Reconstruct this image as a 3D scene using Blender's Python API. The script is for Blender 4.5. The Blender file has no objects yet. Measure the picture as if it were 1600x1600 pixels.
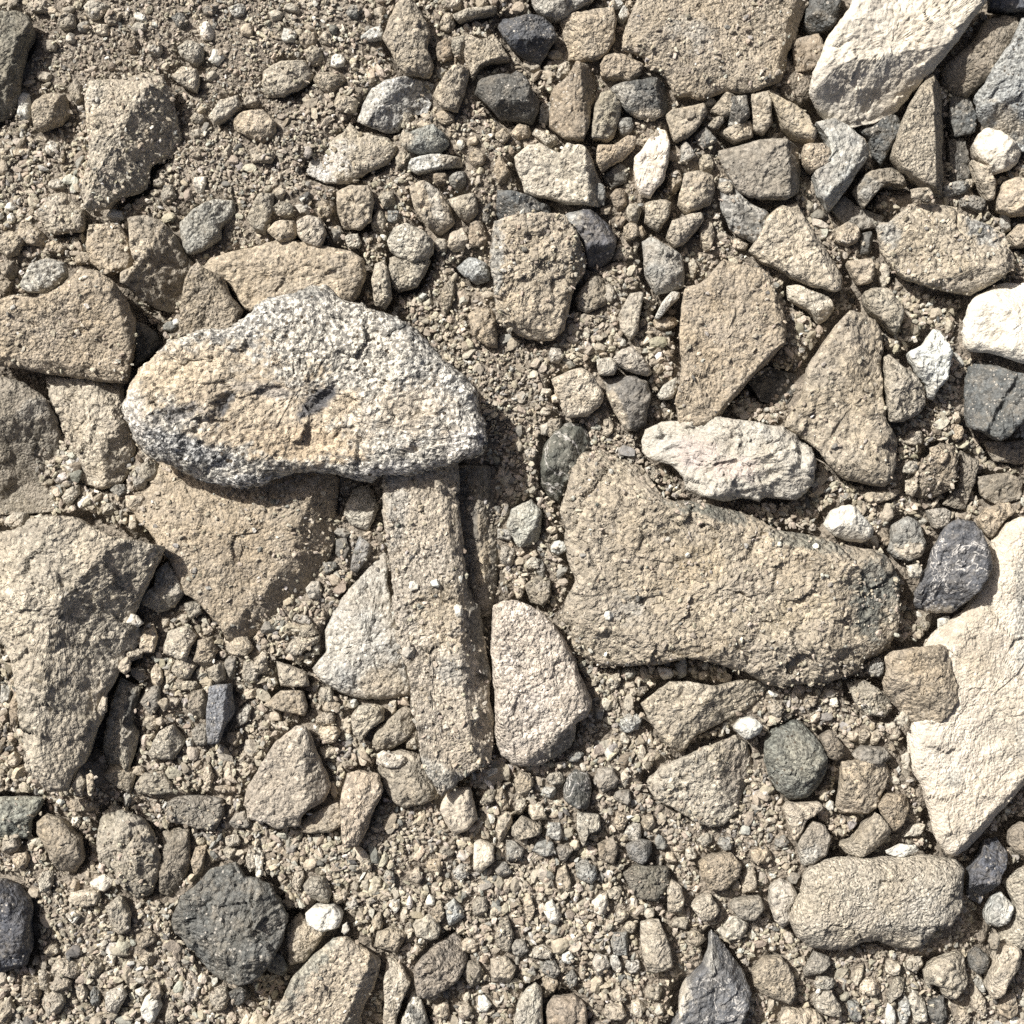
import bpy, math, zlib
import numpy as np

# ---------------------------------------------------------------- camera, sky, sun, exposure
sc = bpy.context.scene
S = 0.0005            # metres per pixel of the 1600 px photograph: the frame is 0.8 m of gravel
H = 1.25              # camera height above the gravel
cam = bpy.data.cameras.new("camera")
cam.sensor_width = 36.0
cam.lens = 36.0 * H / (1600 * S)
cam.clip_start = 0.01
cam.clip_end = 200
camo = bpy.data.objects.new("camera", cam)
camo.location = (0, 0, H)
camo.rotation_euler = (0, 0, 0)
sc.collection.objects.link(camo)
sc.camera = camo

SUN_EL, SUN_AZ = 45.0, -48.0          # azimuth from +Y (top of the picture), towards +X
w = bpy.data.worlds.new("World")
sc.world = w
w.use_nodes = True
wn = w.node_tree
sky = wn.nodes.new('ShaderNodeTexSky')
sky.sky_type = 'NISHITA'
sky.sun_disc = False
sky.air_density = 0.7
sky.dust_density = 7.0
sky.ozone_density = 0.2
sky.sun_elevation = math.radians(SUN_EL)
sky.sun_rotation = math.radians(SUN_AZ % 360)
wn.links.new(sky.outputs[0], wn.nodes['Background'].inputs[0])
wn.nodes['Background'].inputs[1].default_value = 0.052

sun = bpy.data.lights.new("sun", 'SUN')
sun.energy = 4.8
sun.angle = math.radians(0.53)
sun.color = (1.0, 0.965, 0.90)
suno = bpy.data.objects.new("sun", sun)
suno.rotation_euler = (math.radians(90 - SUN_EL), 0, math.radians(180 - SUN_AZ))
sc.collection.objects.link(suno)

sc.view_settings.view_transform = 'Standard'
sc.view_settings.look = 'None'
sc.view_settings.gamma = 1.0
sc.view_settings.exposure = 0.48
sc.view_settings.use_curve_mapping = False
sc.cycles.max_bounces = 6
sc.cycles.diffuse_bounces = 3
sc.cycles.use_adaptive_sampling = True
sc.cycles.adaptive_threshold = 0.02
sc.cycles.use_denoising = False

# ---------------------------------------------------------------- helpers: noise and meshes
def _h(ix, iy, seed):
    k = (ix.astype(np.int64) * 374761393 + iy.astype(np.int64) * 668265263 + int(seed) * 982451653) & 0xFFFFFFFF
    k = ((k ^ (k >> 13)) * 1274126177) & 0xFFFFFFFF
    k = ((k ^ (k >> 16)) * 2246822519) & 0xFFFFFFFF
    return ((k ^ (k >> 15)) & 0xFFFFFF) / float(0xFFFFFF)

def vnoise(x, y, seed):
    ix = np.floor(x); iy = np.floor(y)
    fx = x - ix; fy = y - iy
    ux = fx * fx * fx * (fx * (fx * 6 - 15) + 10); uy = fy * fy * fy * (fy * (fy * 6 - 15) + 10)
    a = _h(ix, iy, seed); b = _h(ix + 1, iy, seed); c = _h(ix, iy + 1, seed); d = _h(ix + 1, iy + 1, seed)
    return (a + (b - a) * ux) * (1 - uy) + (c + (d - c) * ux) * uy          # 0..1

def fbm(x, y, wl, octv, seed, gain=0.5):
    s = np.zeros_like(x); a = 1.0; t = 0.0; f = 1.0 / wl
    for i in range(octv):
        ca, sa = math.cos(0.7 * i + seed), math.sin(0.7 * i + seed)
        s += a * (vnoise((x * ca - y * sa) * f, (x * sa + y * ca) * f, seed * 31 + i * 7) * 2 - 1)
        t += a; a *= gain; f *= 2.03
    return s / t

def cell(x, y, wl, seed):
    """distance to the nearest of jittered points (0 at a point) and that point's random value"""
    gx = x / wl; gy = y / wl
    ix = np.floor(gx); iy = np.floor(gy)
    best = np.full(x.shape, 9.0); val = np.zeros(x.shape)
    for dx in (-1, 0, 1):
        for dy in (-1, 0, 1):
            jx = ix + dx; jy = iy + dy
            px = jx + _h(jx, jy, seed + 1); py = jy + _h(jx, jy, seed + 2)
            d = (px - gx) ** 2 + (py - gy) ** 2
            m = d < best
            best = np.where(m, d, best); val = np.where(m, _h(jx, jy, seed + 3), val)
    return np.sqrt(best), val

def crag(x, y, wl, seed, slope, step):
    """broken surface: every jittered cell is a small plane of its own tilt and height"""
    gx = x / wl; gy = y / wl
    ix = np.floor(gx); iy = np.floor(gy)
    best = np.full(x.shape, 99.0); out = np.zeros(x.shape)
    for dx in (-1, 0, 1):
        for dy in (-1, 0, 1):
            jx = ix + dx; jy = iy + dy
            qx = gx - jx - _h(jx, jy, seed + 1); qy = gy - jy - _h(jx, jy, seed + 2)
            d = qx * qx + qy * qy
            v = slope * wl * ((_h(jx, jy, seed + 3) * 2 - 1) * qx + (_h(jx, jy, seed + 4) * 2 - 1) * qy) + step * (_h(jx, jy, seed + 5) * 2 - 1)
            m = d < best
            best = np.where(m, d, best); out = np.where(m, v, out)
    return out

def make_mesh(name, V, F, col=None, spk=None, smooth=True):
    """V (n,3) float, F (m,3) or (m,4) int"""
    me = bpy.data.meshes.new(name)
    n, m, k = len(V), len(F), F.shape[1]
    me.vertices.add(n); me.vertices.foreach_set("co", np.ascontiguousarray(V, dtype=np.float32).ravel())
    me.loops.add(m * k); me.loops.foreach_set("vertex_index", np.ascontiguousarray(F, dtype=np.int32).ravel())
    me.polygons.add(m)
    me.polygons.foreach_set("loop_start", np.arange(0, m * k, k, dtype=np.int32))
    me.polygons.foreach_set("loop_total", np.full(m, k, dtype=np.int32))
    me.polygons.foreach_set("use_smooth", np.full(m, smooth, dtype=bool))
    me.update(calc_edges=True)
    if col is not None:
        at = me.attributes.new("Col", 'FLOAT_COLOR', 'POINT')
        c4 = np.ones((n, 4), dtype=np.float32); c4[:, :3] = col
        at.data.foreach_set("color", c4.ravel())
    if spk is not None:
        at = me.attributes.new("Spk", 'FLOAT', 'POINT')
        at.data.foreach_set("value", np.ascontiguousarray(spk, dtype=np.float32))
    return me

COL = dict(t=(.40, .342, .262), b=(.50, .438, .348), w=(.69, .65, .565), p=(.47, .44, .385), g=(.265, .25, .22),
           d=(.112, .11, .102), n=(.275, .228, .172), k=(.08, .083, .095), s=(.33, .32, .295), q=(.45, .382, .292),
           y=(.46, .37, .25), o=(.58, .525, .44), e=(.13, .135, .118))
for k_ in COL:
    COL[k_] = tuple(v_ * f_ for v_, f_ in zip(COL[k_], (.958, .99, 1.02)))

# ---------------------------------------------------------------- materials
def rock_material(name, grain=1.25, speck=0.0, rough=0.92, bump=1.0, pit_shade_amt=0.5, vein=0.0, dusty=0.62):
    m = bpy.data.materials.new(name); m.use_nodes = True
    nt = m.node_tree; N = nt.nodes; L = nt.links
    N.clear()
    def nd(t, **k):
        o = N.new(t)
        for a, b in k.items():
            setattr(o, a, b)
        return o
    def val(sock, v):
        sock.default_value = v
    out = nd('ShaderNodeOutputMaterial'); bs = nd('ShaderNodeBsdfPrincipled')
    L.new(bs.outputs[0], out.inputs[0])
    tc = nd('ShaderNodeTexCoord'); oi = nd('ShaderNodeObjectInfo')
    mul = nd('ShaderNodeMath', operation='MULTIPLY'); L.new(oi.outputs['Random'], mul.inputs[0]); val(mul.inputs[1], 17.0)
    add = nd('ShaderNodeVectorMath', operation='ADD'); L.new(tc.outputs['Object'], add.inputs[0]); L.new(mul.outputs[0], add.inputs[1])
    # every stone has its own coarseness
    m7 = nd('ShaderNodeMath', operation='MULTIPLY'); L.new(oi.outputs['Random'], m7.inputs[0]); val(m7.inputs[1], 7.31)
    fr = nd('ShaderNodeMath', operation='FRACT'); L.new(m7.outputs[0], fr.inputs[0])
    scl = nd('ShaderNodeMapRange'); L.new(fr.outputs[0], scl.inputs[0]); val(scl.inputs[3], 0.8); val(scl.inputs[4], 1.6)
    vs = nd('ShaderNodeVectorMath', operation='SCALE'); L.new(add.outputs[0], vs.inputs[0]); L.new(scl.outputs[0], vs.inputs['Scale'])
    m3 = nd('ShaderNodeMath', operation='MULTIPLY'); L.new(oi.outputs['Random'], m3.inputs[0]); val(m3.inputs[1], 23.7)
    fr3 = nd('ShaderNodeMath', operation='FRACT'); L.new(m3.outputs[0], fr3.inputs[0])
    bst = nd('ShaderNodeMapRange'); L.new(fr3.outputs[0], bst.inputs[0]); val(bst.inputs[3], 0.65 * bump); val(bst.inputs[4], 1.05 * bump)
    P = vs.outputs[0]
    def noise(scale, detail=4.0, rg=0.6, dist=0.0):
        o = nd('ShaderNodeTexNoise'); L.new(P, o.inputs['Vector'])
        val(o.inputs['Scale'], scale); val(o.inputs['Detail'], detail); val(o.inputs['Roughness'], rg); val(o.inputs['Distortion'], dist)
        return o.outputs[0]
    def voro(scale, feature='F1', rnd=1.0):
        o = nd('ShaderNodeTexVoronoi', feature=feature); L.new(P, o.inputs['Vector'])
        val(o.inputs['Scale'], scale); val(o.inputs['Randomness'], rnd)
        return o
    def rng(src, a, b, c, d, smooth=False):
        o = nd('ShaderNodeMapRange'); L.new(src, o.inputs[0])
        if smooth:
            o.interpolation_type = 'SMOOTHSTEP'
        for i, v in enumerate((a, b, c, d)):
            val(o.inputs[1 + i], v)
        return o.outputs[0]
    def mth(op, a, b):
        o = nd('ShaderNodeMath', operation=op)
        for i, v in enumerate((a, b)):
            if isinstance(v, (int, float)):
                val(o.inputs[i], v)
            else:
                L.new(v, o.inputs[i])
        return o.outputs[0]
    def mix(fac, a, b, mode='MIX'):
        o = nd('ShaderNodeMix', data_type='RGBA', blend_type=mode)
        if isinstance(fac, (int, float)):
            val(o.inputs[0], fac)
        else:
            L.new(fac, o.inputs[0])
        for i, v in ((6, a), (7, b)):
            if isinstance(v, tuple):
                val(o.inputs[i], (*v, 1))
            else:
                L.new(v, o.inputs[i])
        return o.outputs[2]
    ca = nd('ShaderNodeAttribute', attribute_name='Col'); sa = nd('ShaderNodeAttribute', attribute_name='Spk')
    col = ca.outputs['Color']
    # broad mottling and mineral grain
    n1 = noise(45, 5, 0.65)
    n2 = noise(330, 3, 0.7)
    v1 = voro(300)
    g1 = rng(n1, 0.3, 0.7, 0.86, 1.14)
    g2 = rng(n2, 0.3, 0.7, 1 - 0.32 * grain, 1 + 0.26 * grain)
    sepv = nd('ShaderNodeSeparateColor'); L.new(v1.outputs['Color'], sepv.inputs[0])
    g3 = rng(sepv.outputs[0], 0, 1, 1 - 0.26 * grain, 1 + 0.22 * grain)
    f = mth('MULTIPLY', mth('MULTIPLY', g1, g2), g3)
    comb = nd('ShaderNodeCombineColor')
    for i in range(3):
        L.new(f, comb.inputs[i])
    col = mix(1.0, col, comb.outputs[0], 'MULTIPLY')
    # a film of dry soil, thicker in some patches
    film = rng(noise(30, 5, 0.7), 0.44, 0.70, 0.0, dusty)
    col = mix(film, col, (0.365, 0.325, 0.272))
    # salt and pepper crust, where the stone has it
    n3 = noise(330, 2, 0.55, 0.4)
    sp = rng(n3, 0.42, 0.60, 0, 1, True)
    dark = mix(1.0, ca.outputs['Color'], (0.20, 0.205, 0.215), 'MULTIPLY')
    lite = mix(1.0, ca.outputs['Color'], (1.42, 1.42, 1.40), 'MULTIPLY')
    crust = mix(sp, dark, lite)
    col = mix(sa.outputs['Fac'], col, crust)
    # dark mineral specks, also painted in for the shade of small pits
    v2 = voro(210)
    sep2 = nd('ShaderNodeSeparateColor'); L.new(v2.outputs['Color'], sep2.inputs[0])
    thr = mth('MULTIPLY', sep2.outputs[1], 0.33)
    pit_shade = mth('LESS_THAN', v2.outputs['Distance'], thr)
    pit_shade = mth('MULTIPLY', pit_shade, rng(noise(40, 3), 0.38, 0.58, 0.12, 1.0))
    col = mix(mth('MULTIPLY', pit_shade, min(1.0, 1.25 * pit_shade_amt)), col, (0.085, 0.068, 0.05))
    # pale specks
    if speck > 0:
        v3 = voro(260)
        sep3 = nd('ShaderNodeSeparateColor'); L.new(v3.outputs['Color'], sep3.inputs[0])
        t3 = mth('MULTIPLY', sep3.outputs[0], 0.36)
        wsp = mth('LESS_THAN', v3.outputs['Distance'], t3)
        wsp = mth('MULTIPLY', wsp, rng(noise(55, 3), 0.40, 0.62, 0.1, 1.0))
        col = mix(mth('MULTIPLY', wsp, min(1.0, speck)), col, (0.50, 0.47, 0.42))
    if speck > .4:
        dust = rng(noise(70, 6, 0.75), 0.50, 0.72, 0, 0.55)
        col = mix(mth('MULTIPLY', dust, speck), col, (0.36, 0.32, 0.26))
    if vein > 0:
        nv = noise(24, 4, 0.6, 0.8)
        vv = mth('ABSOLUTE', mth('SUBTRACT', nv, 0.5), 0.0)
        vm = rng(vv, 0.0, 0.018, 1.0, 0.0, True)
        col = mix(mth('MULTIPLY', vm, vein), col, (0.55, 0.53, 0.50))
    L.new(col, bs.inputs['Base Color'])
    rr = rng(n2, 0.3, 0.7, rough - 0.10, min(1.0, rough + 0.06)); L.new(rr, bs.inputs['Roughness'])
    val(bs.inputs['Specular IOR Level'], 0.32)
    # relief: grain, cells
    h = mth('ADD', mth('MULTIPLY', noise(190, 3, 0.66, 0.5), 1.25), mth('MULTIPLY', v1.outputs['Distance'], -0.42))
    bp = nd('ShaderNodeBump'); L.new(bst.outputs[0], bp.inputs['Strength']); val(bp.inputs['Distance'], 0.0050)
    L.new(h, bp.inputs['Height']); L.new(bp.outputs[0], bs.inputs['Normal'])
    return m

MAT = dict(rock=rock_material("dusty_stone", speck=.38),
           crust=rock_material("crusted_stone", grain=1.2, pit_shade_amt=.9, bump=0.8, dusty=.25),
           dark=rock_material("dark_speckled_stone", grain=1.3, speck=1.0, rough=0.74, pit_shade_amt=0.2, bump=0.8, dusty=.2),
           slate=rock_material("veined_slate", grain=1.0, speck=0.5, rough=0.62, pit_shade_amt=0.1, bump=0.6, vein=0.9, dusty=.15),
           white=rock_material("white_limestone", grain=0.5, pit_shade_amt=0.14, bump=0.6),
           grit=rock_material("grit_grain", grain=0.6, pit_shade_amt=0.0, bump=0.35),
           soil=rock_material("dry_soil", grain=1.2, pit_shade_amt=0.6, bump=1.3))

# ---------------------------------------------------------------- ground
DIPS = [(1290, 40, 55, 30), (1290, 150, 40, 30), (1505, 200, 45, 42), (1330, 300, 55, 30), (1400, 350, 40, 18), (240, 480, 40, 30),
        (1190, 600, 40, 30), (40, 590, 40, 20), (1430, 960, 30, 24), (1535, 1440, 40, 26), (420, 1545, 40, 28), (1240, 800, 50, 14),
        (520, 860, 30, 22), (775, 690, 40, 12), (600, 1590, 30, 25), (445, 1430, 22, 22), (1330, 460, 26, 30), (1530, 740, 60, 22),
        (950, 280, 30, 20), (1590, 1300, 40, 25), (950, 1130, 45, 10), (0, 1080, 25, 20), (1470, 1560, 40, 14), (1215, 260, 30, 12),
        (395, 1090, 40, 8), (215, 545, 30, 24)]
def G(x, y):
    z = 5.5 * fbm(x, y, 260, 2, 3) + 3.5 * fbm(x, y, 62, 3, 5) + 1.6 * fbm(x, y, 14, 2, 9)
    for (a, b, r, d) in DIPS:
        z = z - d * np.exp(-((x - a) ** 2 + (y - b) ** 2) / (2.0 * (0.62 * r) ** 2))
    if TRENCH is not None:
        j, i = hm_idx(x, y)
        z = z - TRENCH[j, i]
    return z
TRENCH = None        # the soil shrinks away from the big stones here and there; filled in once they lie

def W(px, py, z, zref=0.0):
    """photo pixel seen at height zref (px units) -> metres"""
    f = (H - zref * S) / H
    return np.stack([(px - 800) * S * f, -(py - 800) * S * f, z * S], axis=-1)

def axis():
    c = np.arange(-220, 1821, 6.0)
    o = [1820]; st = 8.0
    while o[-1] < 60000:
        st *= 1.35; o.append(o[-1] + st)
    o = np.array(o[1:])
    return np.concatenate([(1600 - o)[::-1], c, o])
ax = axis()
gx, gy = np.meshgrid(ax, ax)
gz = G(gx, gy)
n = len(ax)
idx = np.arange(n * n).reshape(n, n)
F = np.stack([idx[:-1, :-1], idx[1:, :-1], idx[1:, 1:], idx[:-1, 1:]], axis=-1).reshape(-1, 4)
base = np.array((.225, .195, .158)) * (1 + 0.16 * fbm(gx, gy, 120, 3, 21)[..., None])
gm = make_mesh("ground", W(gx, gy, gz).reshape(-1, 3), F, base.reshape(-1, 3), np.zeros(n * n))
gm.materials.append(MAT['soil'])
go = bpy.data.objects.new("ground", gm); sc.collection.objects.link(go)
go["kind"] = "structure"; go["label"] = "dry tan soil lying under all the stones and grit"

# height of whatever lies on the ground, for grains and pebbles to rest on (world plane, in px units, 2 px cells)
HM0, HMC, HMN = -240, 2.0, 1040
HM = np.full((HMN, HMN), -999.0)
HID = np.full((HMN, HMN), -1, dtype=np.int32)
def hm_idx(wx, wy):
    i = np.clip(((wx - HM0) / HMC).astype(int), 0, HMN - 1); j = np.clip(((wy - HM0) / HMC).astype(int), 0, HMN - 1)
    return j, i
def hm_add(wx, wy, z, sid):
    """raster of the top surface of one stone"""
    j, i = hm_idx(wx, wy)
    j0, j1, i0, i1 = j.min(), j.max() + 1, i.min(), i.max() + 1
    sub = np.full((j1 - j0 + 2, i1 - i0 + 2), -999.0)
    np.maximum.at(sub, (j - j0 + 1, i - i0 + 1), z)
    sub = sub[:j1 - j0 + 2, :i1 - i0 + 2]
    f = sub.copy()
    for a in (-1, 0, 1):
        for b in (-1, 0, 1):
            r = np.roll(np.roll(sub, a, 0), b, 1)
            f = np.where(sub > -900, f, np.maximum(f, r))
    J, I = np.mgrid[j0 - 1:j1 + 1, i0 - 1:i1 + 1]
    ok = (J >= 0) & (J < HMN) & (I >= 0) & (I < HMN)
    J, I, f = J[ok], I[ok], f[ok]
    up = f > HM[J, I]
    HM[J[up], I[up]] = f[up]; HID[J[up], I[up]] = sid

# ---------------------------------------------------------------- stones
def resample(poly, step, soft=0.35):
    p = np.asarray(poly, float); q = np.roll(p, -1, 0)
    # Catmull-Rom, slightly softened corners
    pm = np.roll(p, 1, 0); qn = np.roll(p, -2, 0)
    out = []
    for i in range(len(p)):
        L_ = np.hypot(*(q[i] - p[i])); k = max(1, int(round(L_ / step)))
        t = np.arange(k)[:, None] / k
        a, b, c, d = pm[i], p[i], q[i], qn[i]
        cr = 0.5 * ((2 * b) + (-a + c) * t + (2 * a - 5 * b + 4 * c - d) * t * t + (-a + 3 * b - 3 * c + d) * t ** 3)
        ln = b + (c - b) * t
        out.append(soft * cr + (1 - soft) * ln)
    return np.concatenate(out)

def edge_dist(x, y, o):
    d = np.full(x.shape, 1e9)
    a = o; b = np.roll(o, -1, 0)
    st = max(1, len(a) // 90)
    a = a[::st]; b = np.roll(a, -1, 0)
    for (ax_, ay_), (bx_, by_) in zip(a, b):
        vx, vy = bx_ - ax_, by_ - ay_
        l2 = vx * vx + vy * vy + 1e-9
        t = np.clip(((x - ax_) * vx + (y - ay_) * vy) / l2, 0, 1)
        d = np.minimum(d, (x - ax_ - t * vx) ** 2 + (y - ay_ - t * vy) ** 2)
    return np.sqrt(d)

SID = [0]
STONES = []          # (id, dust) for the grains that lie on stones
def stone(name, label, category, group, poly, top, col, mat='rock', base=-14.0, tilt=None, fac=(), er=None, rough=1.0, patch=(),
          spk=0.0, dust=0.0, nf=None, step=2.85, jag=1.0, under=0.14, drop=None, ctr=None, facmax=(), soft=0.2, dent=(), big=1.0, sharp=1.0, collect=None):
    sid = SID[0]; SID[0] += 1
    seed = (zlib.crc32(repr(poly[0]).encode()) ^ (sid * 7919)) % 100003
    rs = np.random.RandomState(seed)
    P = np.asarray(poly, float)
    if np.dot(P[:, 0], np.roll(P[:, 1], -1)) - np.dot(P[:, 1], np.roll(P[:, 0], -1)) > 0:
        P = P[::-1]
    area = 0.5 * abs(np.dot(P[:, 0], np.roll(P[:, 1], -1)) - np.dot(P[:, 1], np.roll(P[:, 0], -1)))
    R = math.sqrt(area / math.pi)
    o = resample(P, step, soft)
    if ctr is None:
        x0, y0 = P[:, 0], P[:, 1]; x1, y1 = np.roll(x0, -1), np.roll(y0, -1)
        cr = x0 * y1 - x1 * y0; A = cr.sum() / 2
        c = np.array([((x0 + x1) * cr).sum() / (6 * A), ((y0 + y1) * cr).sum() / (6 * A)])
    else:
        c = np.array(ctr, float)
    d = o - c; rad = np.hypot(d[:, 0], d[:, 1])[:, None]
    jn = fbm(o[:, 0], o[:, 1], 26, 3, seed + 5) * min(2.6, 0.05 * R + 0.5) * jag + fbm(o[:, 0], o[:, 1], 9, 2, seed + 6) * min(1.2, 0.03 * R) * jag
    o = o + d / rad * jn[:, None]
    d = o - c
    N_ = len(o)
    K = max(5, int(R / (step * 1.15)))
    t = np.linspace(0, 1, K + 1)[1:] ** 0.86
    X = c[0] + d[None, :, 0] * t[:, None]; Y = c[1] + d[None, :, 1] * t[:, None]
    if er is None:
        er = 0.13 * R + 2.5
    hgt = top - max(base, -6)
    if drop is None:
        drop = min(0.55 * hgt, er * 1.05)
    tx, ty = tilt if tilt is not None else rs.uniform(-0.17, 0.17, 2)
    Z = top + tx * (X - c[0]) + ty * (Y - c[1])
    pl = []
    for (fx, fy, ang, sl) in fac:
        ca, sa = math.cos(math.radians(ang)), math.sin(math.radians(ang))
        zt = top + tx * (fx - c[0]) + ty * (fy - c[1])
        pl.append(zt - sl * ((X - fx) * ca + (Y - fy) * sa))
    if facmax:
        mx = None
        for (fx, fy, ang, sl) in facmax:
            ca, sa = math.cos(math.radians(ang)), math.sin(math.radians(ang))
            q = top + tx * (fx - c[0]) + ty * (fy - c[1]) - sl * ((X - fx) * ca + (Y - fy) * sa)
            mx = q if mx is None else np.maximum(mx, q)
        pl.append(mx)
    if nf is None:
        nf = 2 if fac else rs.randint(3, 6)
    ext0 = rs.uniform(0, 2 * math.pi)
    for i in range(nf):
        a = ext0 + 2 * math.pi * i / max(nf, 1) + rs.uniform(-0.4, 0.4)
        ca, sa = math.cos(a), math.sin(a)
        ext = (d[:, 0] * ca + d[:, 1] * sa).max()
        st = ext * rs.uniform(0.12, 0.80)
        sl = sharp * rs.uniform(0.2, 1.1) * min(1.0, hgt / (0.5 * R))
        pl.append(top - sl * ((X - c[0]) * ca + (Y - c[1]) * sa - st) + rs.uniform(0, .04) * R)
    wob = 0.055 * R
    for i, p in enumerate(pl):
        Z = np.minimum(Z, p + wob * fbm(X, Y, max(20, 0.7 * R), 2, seed + 40 + i))
    D = edge_dist(X, Y, o)
    er_v = er * (1 + 0.6 * fbm(X, Y, max(18, 0.6 * R), 2, seed + 77))
    u = np.clip(1 - D / np.maximum(er_v, 1.5), 0, 1)
    Z = Z - drop * (1 - np.sqrt(np.clip(1 - u * u, 0, 1)))
    amp = rough
    Z = Z + amp * (0.03 * R + min(1.2, .04 * R)) * fbm(X, Y, max(16, 0.55 * R), 3, seed + 11)
    wx = X + 5 * fbm(X, Y, 22, 2, seed + 14); wy = Y + 5 * fbm(X, Y, 22, 2, seed + 15)
    if R > 16:
        Z = Z + amp * crag(wx, wy, max(15, min(.42 * R, 36 * big)), seed + 16, .15 * big, min(1.3, .03 * R) * big)
    if R > 9:
        Z = Z + amp * crag(wx, wy, 11.5, seed + 17, .26, .7 if R > 20 else .3)
    Z = Z + amp * min(2.6, 0.8 + .05 * R) * fbm(X, Y, 15, 3, seed + 12, 0.6)
    cd, cv = cell(X, Y, 13, seed + 13)
    Z = Z - amp * 1.5 * np.clip(1 - cd / 0.42, 0, 1) * (cv > 0.55) + amp * 0.9 * np.clip(0.6 - cd, 0, 1) * (cv < 0.2)
    for (qx, qy, rx, ry, ang, dp) in dent:
        ca, sa = math.cos(math.radians(ang)), math.sin(math.radians(ang))
        ux = ((X - qx) * ca + (Y - qy) * sa) / rx; uy = (-(X - qx) * sa + (Y - qy) * ca) / ry
        rr = np.sqrt(ux * ux + uy * uy) + .5 * fbm(X, Y, 16, 3, seed + 300)
        Z = Z - dp * np.clip(1.15 - rr, 0, 1) ** .7
    Z = np.maximum(Z, base + 3)
    # per vertex colour
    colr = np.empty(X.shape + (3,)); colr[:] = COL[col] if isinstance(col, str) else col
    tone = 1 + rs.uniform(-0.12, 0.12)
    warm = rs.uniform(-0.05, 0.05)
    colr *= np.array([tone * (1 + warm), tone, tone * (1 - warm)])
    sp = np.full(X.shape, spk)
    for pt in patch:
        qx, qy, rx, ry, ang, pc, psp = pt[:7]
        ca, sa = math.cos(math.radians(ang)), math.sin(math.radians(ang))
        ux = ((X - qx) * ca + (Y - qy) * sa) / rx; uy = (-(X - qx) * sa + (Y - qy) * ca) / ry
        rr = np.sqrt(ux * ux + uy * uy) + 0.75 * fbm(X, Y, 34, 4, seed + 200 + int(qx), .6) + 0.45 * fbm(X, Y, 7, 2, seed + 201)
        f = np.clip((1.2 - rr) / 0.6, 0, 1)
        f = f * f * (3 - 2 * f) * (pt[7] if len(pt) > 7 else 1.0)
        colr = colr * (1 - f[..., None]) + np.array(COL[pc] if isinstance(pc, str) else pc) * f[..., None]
        if psp is not None:
            sp = sp * (1 - f) + psp * f
    m1 = fbm(X, Y, max(25, 0.8 * R), 3, seed + 31); m2 = fbm(X, Y, max(18, 0.5 * R), 3, seed + 32)
    colr *= (1 + 0.13 * m1)[..., None]
    colr *= 1 + m2[..., None] * np.array([0.03, 0.0, -0.05])
    zc = Z[0].mean()
    zed = Z[-1]
    # skirt and underside
    sk = []; M = 5
    for s in np.linspace(0, 1, M + 1)[1:]:
        q = 1 - under * s ** 1.6
        sx = c[0] + d[:, 0] * q; sy = c[1] + d[:, 1] * q
        nz = 1.0 + 0.12 * min(R, 40) * 0.05 * fbm(sx + 40 * s, sy + s * 57, 18, 3, seed + 60)
        zz = zed + (base - zed) * (s * 0.97) * nz
        k = 1 + 0.02 * fbm(sx * 1.0, sy + 90 * s, 12, 2, seed + 61) * (1 if s < 1 else 0)
        sk.append(np.stack([c[0] + (sx - c[0]) * np.minimum(k, 1.0), c[1] + (sy - c[1]) * np.minimum(k, 1.0), zz], -1))
    top_v = np.stack([X, Y, Z], -1).reshape(-1, 3)
    allv = np.concatenate([np.array([[c[0], c[1], zc]]), top_v, np.concatenate(sk), np.array([[c[0], c[1], base]])])
    nr = K + M
    r = np.arange(N_)
    r2 = (r + 1) % N_
    quads = []
    for k in range(nr - 1):
        a = 1 + k * N_; b = a + N_
        quads.append(np.stack([a + r, b + r, b + r2, a + r2], -1))
    lastv = len(allv) - 1
    z0 = np.zeros(N_, int)
    fan1 = np.stack([z0, 1 + r, 1 + r2, 1 + r2], -1)
    fan2 = np.stack([1 + (nr - 1) * N_ + r, z0 + lastv, z0 + lastv, 1 + (nr - 1) * N_ + r2], -1)
    Q = np.concatenate(quads)
    tris = np.concatenate([Q[:, [0, 1, 2]], Q[:, [0, 2, 3]], fan1[:, :3], fan2[:, [0, 1, 3]]])
    zref = 0.5 * (float(np.mean(zed)) + top) if top > 0 else 0
    f = (H - zref * S) / H
    cw = np.array([(c[0] - 800) * S * f, -(c[1] - 800) * S * f, base * S])
    Vw = W(allv[:, 0], allv[:, 1], allv[:, 2], zref) - cw
    csk = np.concatenate([colr[:1, :1].reshape(1, 3), colr.reshape(-1, 3), np.tile(colr[-1], (M, 1)), colr[:1, :1].reshape(1, 3)])
    ssk = np.concatenate([sp[:1, 0], sp.ravel(), np.tile(sp[-1], M), sp[:1, 0]])
    hm_add(800 + (top_v[:, 0] - 800) * f, 800 + (top_v[:, 1] - 800) * f, top_v[:, 2], sid)
    STONES.append((sid, dust))
    if collect is not None:
        collect.append((Vw + cw, tris, csk, ssk)); return None
    me = make_mesh(name, Vw, tris, csk, ssk)
    me.materials.append(MAT[mat])
    ob = bpy.data.objects.new(name, me); ob.location = cw
    sc.collection.objects.link(ob)
    ob["label"] = label; ob["category"] = category
    if group:
        ob["group"] = group
    return ob

def pts(s):
    return [tuple(map(float, a.split(','))) for a in s.split()]
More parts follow.
